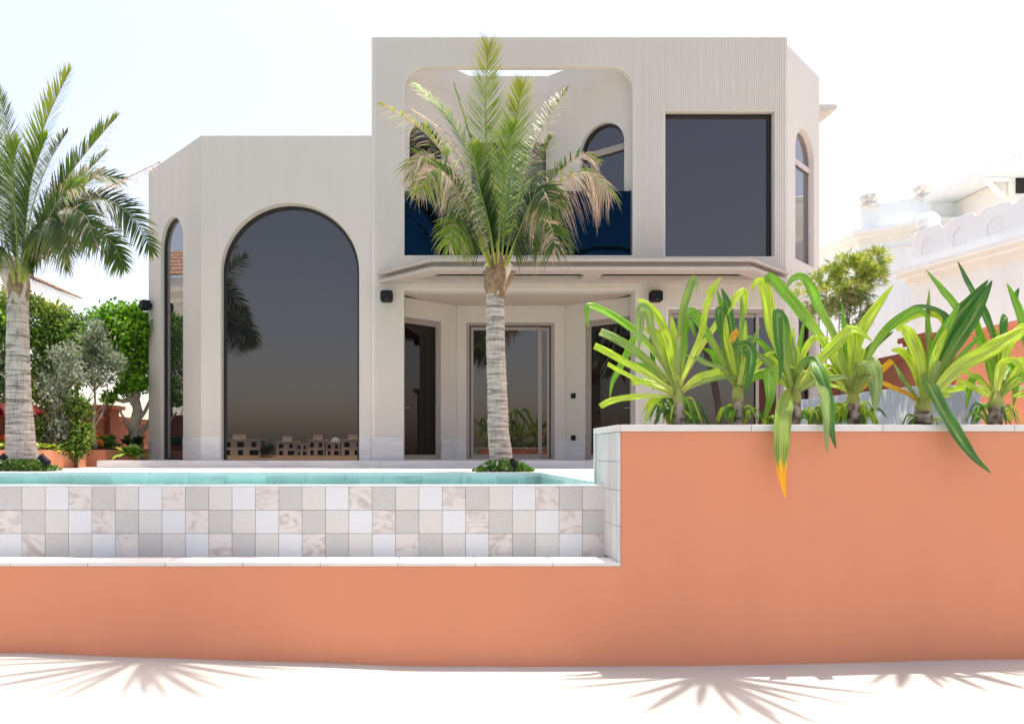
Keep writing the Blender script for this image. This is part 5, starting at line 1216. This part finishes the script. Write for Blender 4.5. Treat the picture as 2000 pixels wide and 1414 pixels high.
lily('leftmost giant lily with several cut-off leaves, fanning over the wall end', 1324, 771, 1329, YA, 11, [
 ([(1322, 762), (1288, 697, -.05), (1257, 661, -.1), (1227, 636, -.15), (1193, 614, -.2), (1164, 600, -.22), (1150, 598, -.22), (1146, 613, -.22), (1150, 641, -.22)], 23, 'g'),
 ([(1322, 763), (1277, 716, .1), (1232, 679, .18), (1198, 659, .22), (1172, 648, .25)], 22, 'w', CUT),
 ([(1320, 768), (1266, 731, -.12), (1220, 706, -.2), (1187, 688, -.28), (1161, 675, -.3)], 17, 'y', CUT),
 ([(1318, 772), (1257, 747, -.1), (1216, 727, -.2), (1187, 711, -.25)], 12, 'y', CUT),
 ([(1312, 774), (1266, 773, -.15), (1220, 777, -.25), (1193, 783, -.3), (1172, 794, -.33)], 15, 'y', CUT),
 ([(1322, 755, .05), (1280, 690, .2), (1243, 661, .3), (1225, 690, .32), (1207, 725, .33), (1196, 747, .33), (1191, 777, .33)], 19, 'g'),
 ([(1322, 758), (1288, 688, -.06), (1272, 640, -.1), (1266, 608, -.14), (1253, 602, -.22), (1250, 632, -.27), (1249, 662, -.28), (1248, 687, -.28)], 25, 'w'),
 ([(1325, 758), (1315, 688, .08), (1293, 632, .1), (1275, 605, .1), (1257, 590, .1), (1243, 585, .1)], 20, 'y'),
 ([(1322, 758), (1302, 697, .02), (1282, 661, .0), (1262, 637, .0)], 20, 'y', CUT),
 ([(1324, 756), (1311, 693, -.1), (1295, 642, -.15)], 19, 'y', CUT),
 ([(1325, 760), (1296, 690, .05), (1280, 643, .08)], 17, 'y', CUT),
 ([(1325, 750), (1322, 688, 0), (1315, 643, 0), (1311, 617, 0)], 15, 'y'),
 ([(1326, 750), (1325, 688, .05), (1331, 620, .08), (1343, 575, .1), (1354, 545, .12), (1360, 552, .12), (1361, 571, .12)], 20, 'w'),
 ([(1326, 748), (1332, 690, .1), (1338, 645, .12), (1345, 628, .1), (1352, 640, .06), (1357, 658, .04)], 17, 'g'),
 ([(1327, 758), (1347, 706, -.1), (1370, 650, -.16), (1381, 593, -.2), (1395, 564, -.2), (1409, 539, -.2)], 16, 'y'),
 ([(1408, 541, -.2), (1398, 553, -.21), (1386, 565, -.22), (1374, 577, -.22)], 9, 'y'),
 ([(1329, 768), (1352, 745, -.1), (1370, 734, -.15), (1388, 729, -.18), (1407, 723, -.2)], 17, 'y', CUT),
 ([(1330, 745, .05), (1379, 663, .1), (1420, 605, .12), (1451, 568, .14), (1456, 587, .14), (1455, 620, .14)], 17, 'y'),
 ([(1322, 734, -.1), (1325, 655, -.16)], 14, 'w', CUT),
 ([(1323, 745, .1), (1295, 670, .2), (1276, 645, .24), (1275, 700, .28), (1277, 764, .28)], 15, 'd'),
 ([(1326, 752, .1), (1338, 680, .15), (1335, 640, .2), (1340, 600, .2)], 14, 'g'),
], 1)
lily('second giant lily from the left, with a small orange flower bud', 1441, 760, 1441, YA, 11, [
 ([(1441, 756), (1406, 693, .02), (1379, 648, 0), (1360, 620, 0), (1351, 606, -.02), (1343, 612, -.05), (1340, 640, -.06)], 22, 'g'),
 ([(1440, 757), (1413, 722, -.08), (1379, 709, -.1), (1356, 697, -.1), (1336, 694, -.1)], 14, 'w'),
 ([(1441, 750), (1420, 700, -.08), (1413, 650, -.12), (1411, 612, -.15), (1404, 606, -.2), (1403, 630, -.22), (1406, 658, -.22)], 19, 'd'),
 ([(1441, 752), (1429, 700, -.12), (1420, 660, -.16), (1417, 615, -.18)], 19, 'y'),
 ([(1444, 750, .05), (1433, 666, .1), (1422, 598, .12), (1409, 563, .14)], 24, 'd'),
 ([(1443, 750, .08), (1420, 650, .14), (1410, 600, .16), (1400, 566, .16)], 13, 'g'),
 ([(1444, 750, .1), (1447, 666, .15), (1450, 609, .18), (1447, 578, .2)], 15, 'w'),
 ([(1446, 755, -.05), (1452, 711, -.12), (1449, 682, -.18), (1459, 675, -.25), (1468, 693, -.3), (1464, 734, -.32), (1455, 776, -.32)], 27, 'd'),
 ([(1445, 757, -.02), (1471, 739, -.1), (1495, 728, -.14), (1512, 728, -.16)], 15, 'g'),
 ([(1444, 753), (1476, 716, .04), (1499, 693, .06), (1522, 684, .08)], 15, 'y'),
 ([(1444, 748, .05), (1458, 698, .1), (1471, 666, .12), (1484, 636, .14)], 11, 'w'),
 ([(1437, 752, .02), (1410, 722, .1), (1390, 690, .15), (1372, 680, .18)], 15, 'g'),
 ([(1443, 752, -.1), (1452, 705, -.14), (1455, 660, -.14), (1457, 625, -.12)], 12, 'y'),
 ([(1425, 672, -.2), (1432, 655, -.22), (1440, 645, -.22)], 12, 'o'),
 ([(1431, 668, -.2), (1438, 652, -.22), (1437, 640, -.2)], 10, 'o'),
], 2)
lily('third giant lily, its long leaf with an orange tip hanging down the wall', 1553, 768, 1551, 6.54, 12, [
 ([(1550, 762), (1527, 735, 0), (1499, 707, .02), (1474, 689, .02), (1456, 678, 0), (1439, 678, 0)], 17, 'w'),
 ([(1546, 764), (1528, 698, .05), (1507, 641, .08), (1500, 588, .1), (1489, 552, .1), (1477, 551, .08), (1468, 567, .06)], 28, 'y'),
 ([(1550, 762, -.04), (1537, 720, -.1), (1533, 680, -.14), (1532, 640, -.18), (1526, 616, -.22), (1519, 617, -.27), (1520, 660, -.3), (1525, 705, -.3), (1523, 745, -.3)], 27, 'd'),
 ([(1551, 760), (1543, 684, -.02), (1538, 618, 0)], 17, 'y'),
 ([(1552, 760), (1548, 690, .04), (1550, 640, .06)], 15, 'y'),
 ([(1553, 758), (1560, 684, .04), (1574, 615, .06)], 14, 'g'),
 ([(1555, 763), (1567, 698, .02), (1589, 661, .02), (1628, 663, 0)], 15, 'y'),
 ([(1554, 764), (1562, 722, -.08), (1583, 702, -.15), (1603, 730, -.3), (1618, 783, -.40), (1624, 839, -.52), (1633, 876, -.56)], 24, 'd'),
 ([(1554, 765, -.02), (1571, 732, -.12), (1594, 730, -.24), (1609, 765, -.40), (1614, 818, -.52), (1615, 885, -.56)], 32, 'w'),
 ([(1551, 770, -.02), (1542, 772, -.14), (1532, 800, -.36), (1527, 854, -.52), (1526, 907, -.56), (1533, 973, -.58)], 41, 't', dict(face=(.1, -1, .25))),
 ([(1547, 762, -.02), (1524, 735, -.1), (1505, 728, -.14), (1503, 745, -.2), (1504, 780, -.24), (1490, 828, -.24)], 31, 'g', dict(face=(.1, -1, .2))),
 ([(1556, 758, 0), (1590, 715, -.02), (1620, 685, -.06), (1660, 645, -.1), (1680, 648, -.1), (1703, 667, -.1)], 27, 'y'),
 ([(1550, 760, .06), (1525, 725, .12), (1505, 690, .16), (1480, 665, .18), (1452, 655, .2)], 17, 'g'),
], 3)
lily('fourth giant lily with two long blades arching left over the canopy line', 1666, 772, 1668, 6.62, 12, [
 ([(1659, 760), (1610, 670, .0), (1574, 620, 0), (1539, 578, 0), (1511, 546, 0), (1500, 540, 0), (1496, 556, 0)], 28, 'g'),
 ([(1663, 755), (1631, 659, .05), (1599, 599, .07), (1580, 555, .08), (1566, 541, .06), (1549, 544, .04), (1537, 562, .02)], 27, 'g'),
 ([(1666, 752), (1670, 677, -.04), (1695, 624, -.06), (1745, 555, -.06)], 29, 'y'),
 ([(1656, 766), (1617, 726, -.06), (1598, 708, -.08)], 14, 'y'),
 ([(1668, 756), (1667, 700, -.05), (1666, 637, -.08)], 26, 'y', CUT),
 ([(1660, 745, .05), (1652, 680, .1), (1645, 592, .14)], 13, 'g'),
 ([(1670, 765, -.04), (1684, 730, -.12), (1686, 706, -.18), (1704, 712, -.28), (1714, 747, -.32), (1708, 812, -.34)], 36, 'w'),
 ([(1673, 768), (1700, 742, .02), (1718, 726, 0), (1743, 704, 0)], 15, 'o', CUT),
 ([(1676, 758, .05), (1700, 690, .02), (1735, 640, 0), (1781, 608, -.04), (1806, 612, -.08), (1821, 655, -.1)], 20, 'g'),
 ([(1672, 756, .05), (1690, 700, .1), (1712, 670, .12), (1745, 648, .14)], 20, 'd'),
 ([(1660, 758, .08), (1640, 715, .14), (1610, 680, .18), (1590, 640, .2)], 18, 'y'),
 ([(1668, 768, -.06), (1682, 735, -.14), (1700, 750, -.2), (1706, 795, -.22)], 18, 'w'),
], 4)
lily('fifth giant lily, broadest one, with a dark blade hanging diagonally over the wall', 1803, 793, 1803, 6.52, 16, [
 ([(1806, 785), (1800, 718, -.06), (1780, 662, -.1), (1765, 642, -.1), (1750, 645, -.12)], 27, 'y'),
 ([(1806, 785), (1784, 712, .02), (1762, 687, .02), (1740, 684, .02)], 22, 'y'),
 ([(1796, 782), (1765, 742, -.04), (1746, 710, -.04)], 15, 'w'),
 ([(1808, 778), (1804, 702, .05), (1784, 642, .08)], 12, 'y'),
 ([(1812, 775), (1831, 702, -.04), (1868, 624, -.06), (1896, 588, -.06), (1931, 546, -.04)], 35, 'd'),
 ([(1815, 775), (1851, 699, -.1), (1895, 631, -.14), (1918, 587, -.14), (1938, 547, -.14)], 28, 'd'),
 ([(1810, 775), (1826, 690, -.12), (1848, 640, -.14), (1874, 596, -.14)], 25, 'g'),
 ([(1811, 772), (1822, 710, -.16), (1836, 670, -.18), (1850, 640, -.18)], 17, 'y'),
 ([(1820, 772, -.1), (1872, 718, -.2), (1930, 684, -.28), (1980, 656, -.34), (2010, 636, -.36)], 38, 'y'),
 ([(1808, 782, -.05), (1806, 742, -.16), (1816, 748, -.26), (1835, 785, -.4), (1864, 836, -.5), (1900, 889, -.55), (1936, 924, -.56)], 42, 'd', dict(face=(.25, -1, .35))),
 ([(1822, 772), (1874, 699, .02), (1920, 650, .04)], 12, 'g'),
 ([(1808, 775, .1), (1880, 640, .14), (1870, 603, .15), (1840, 565, .16), (1808, 527, .17)], 28, 'g'),
 ([(1806, 775, .05), (1822, 700, .08), (1850, 630, .1), (1830, 606, .1), (1795, 598, .1), (1765, 608, .08)], 18, 'd'),
 ([(1806, 775, .05), (1835, 680, .1), (1845, 625, .14), (1800, 612, .14), (1740, 640, .12), (1720, 650, .1)], 19, 'y'),
 ([(1798, 789), (1775, 770, -.06), (1740, 755, -.1), (1716, 744, -.12)], 12, 'o', CUT),
 ([(1808, 780, -.1), (1820, 740, -.16), (1835, 705, -.18)], 13, 'w', CUT),
 ([(1800, 780, .1), (1815, 700, .12), (1812, 630, .14), (1815, 565, .14)], 18, 'w'),
], 5)
lily('sixth giant lily with a pale ringed stem near the right picture edge', 1946, 780, 1943, 6.6, 13, [
 ([(1937, 777), (1899, 755, -.03), (1866, 742, -.04)], 16, 'y'),
 ([(1940, 772), (1899, 733, .03), (1850, 710, .05)], 14, 'y'),
 ([(1943, 769), (1930, 702, .04), (1899, 655, .06)], 15, 'g'),
 ([(1949, 772), (1961, 705, -.05), (1980, 656, -.08), (2002, 634, -.1)], 24, 'y'),
 ([(1955, 769), (1993, 718, -.04), (2020, 686, -.06)], 19, 'y'),
 ([(1957, 774), (1985, 745, -.06), (2020, 730, -.08)], 14, 'y'),
 ([(1943, 764, .1), (1943, 668, .14), (1918, 600, .15), (1893, 556, .16), (1870, 510, .17)], 29, 'd'),
 ([(1941, 764, .15), (1925, 690, .2), (1910, 640, .22), (1895, 590, .24)], 20, 'g'),
 ([(1955, 772, .05), (1982, 730, .04), (1984, 755, .0), (1979, 794, 0)], 19, 'g'),
 ([(1940, 770, .05), (1908, 735, .04), (1895, 752, .02), (1887, 800, 0)], 17, 'g'),
 ([(1948, 764, .05), (1960, 680, .08), (1962, 630, .06), (1963, 618, .0), (1957, 640, -.03), (1956, 662, -.04)], 17, 'd'),
 ([(1947, 762, .08), (1955, 690, .1), (1945, 640, .12)], 14, 'y'),
 ([(1945, 765, -.05), (1950, 715, -.1), (1985, 705, -.14), (2010, 745, -.16)], 15, 'y'),
], 6)
lily('seventh giant lily, cut by the right picture edge', 2058, 785, 2058, 6.58, 13, [
 ([(2055, 775), (2015, 690, .0), (1992, 610, 0), (1966, 552, 0)], 25, 'g'),
 ([(2052, 778), (2005, 740, .05), (1962, 700, .08)], 18, 'g'),
 ([(2056, 770, .05), (2010, 650, .08), (1985, 590, .1), (1990, 562, .1)], 18, 'd'),
 ([(2052, 780), (2010, 770, -.05), (1975, 775, -.1)], 15, 'y'),
 ([(2058, 770), (2050, 660, 0), (2040, 580, 0)], 24, 'g'),
 ([(2062, 770), (2100, 690, 0), (2140, 640, 0)], 24, 'd'),
 ([(2056, 770), (2030, 680, -.1), (2005, 640, -.14), (1975, 650, -.18)], 24, 'y'),
], 7)
offsets('low green tuft around the foot of the leftmost lily', 1318, 6.62, 30, 61, 62, 66)
offsets('small tuft at the foot of the lily with the orange bud', 1444, 6.6, 15, 62, 46, 50)
offsets('small tuft right of the third lily stem', 1592, 6.66, 20, 63, 40, 48)
offsets('dense green tuft at the foot of the fourth lily', 1672, 6.68, 30, 64, 50, 56)
offsets('thin tuft at the foot of the broadest lily', 1805, 6.58, 12, 65, 40, 30)
offsets('small tuft at the foot of the sixth lily', 1942, 6.64, 16, 66, 62, 52)
offsets('narrow tuft between the second and third lilies', 1512, 6.7, 9, 67, 26, 30)

# ------------------------------------------------------------------ unseen strap-leaved trees, added beside the frame to cast leaf shadows on the sand
def dracaena(base, label, seed, n=30, L=1.25):
    rng = random.Random(seed); path = [Vector(q) for q in base]; base = path[0]; crown = path[-1]
    t_ = thing('shadow_caster_tree', base, label, 'tree', 'unseen dracaena trees added to shade the beach')
    m_ = MB(); pts = catmull(path, 14)
    m_.tube(pts, [0.11-0.05*i/13 for i in range(14)], 10); m_.build('trunk', 'bark_pale', t_, smooth=True)
    m_ = MB()
    for k in range(n):
        a = 2*pi*k/n+rng.uniform(-.15, .15); el = rng.uniform(0.0, 0.7); l = L*rng.uniform(0.65, 1.05); d = Vector((cos(a)*cos(el), sin(a)*cos(el), sin(el))); sd = d.cross(Vector((0, 0, 1))).normalized(); b = len(m_.v); wd = rng.uniform(0.045, 0.10)
        for i in range(9):
            f = i/8; p = crown+d*l*f-Vector((0, 0, 0.30*l*f**2.2)); ww = wd*(0.55+0.45*min(1, f/0.3))*(1 if f < .6 else max(0, 1-((f-.6)/.4)**1.6))+.002
            m_.v += [tuple(p-sd*ww/2), tuple(p+sd*ww/2)]; c = jit((0.14, 0.30, 0.03), rng, .1); m_.c += [c, c]
        for i in range(8): m_.f.append([b+2*i, b+2*i+1, b+2*i+3, b+2*i+2]); m_.m.append(0)
    m_.build('crown', 'tree_leaf', t_)
dracaena([(8.4, 8.3, DZ), (8.0, 8.3, 4.2), (6.9, 8.3, 6.9), (4.9, 8.1, 7.7), (2.76, 7.05, 7.15)], 'unseen strap-leaved tree added beyond the right of the frame to shade the sand', 71, 34, 1.3)
dracaena([(-8.6, 11.6, DZ), (-8.1, 11.2, 5.0), (-6.5, 10.2, 8.5), (-4.2, 8.9, 9.5), (-1.50, 7.56, 9.05)], 'tall unseen strap-leaved tree added beyond the left of the frame to shade the sand', 72, 34, 1.5)
dracaena([(10.4, 9.0, DZ), (10.0, 9.0, 4.2), (8.7, 8.9, 6.6), (6.7, 8.4, 7.2), (4.55, 7.42, 7.27)], 'unseen strap-leaved tree added beyond the right frame edge, farther back, to shade the sand', 73, 36, 1.12)
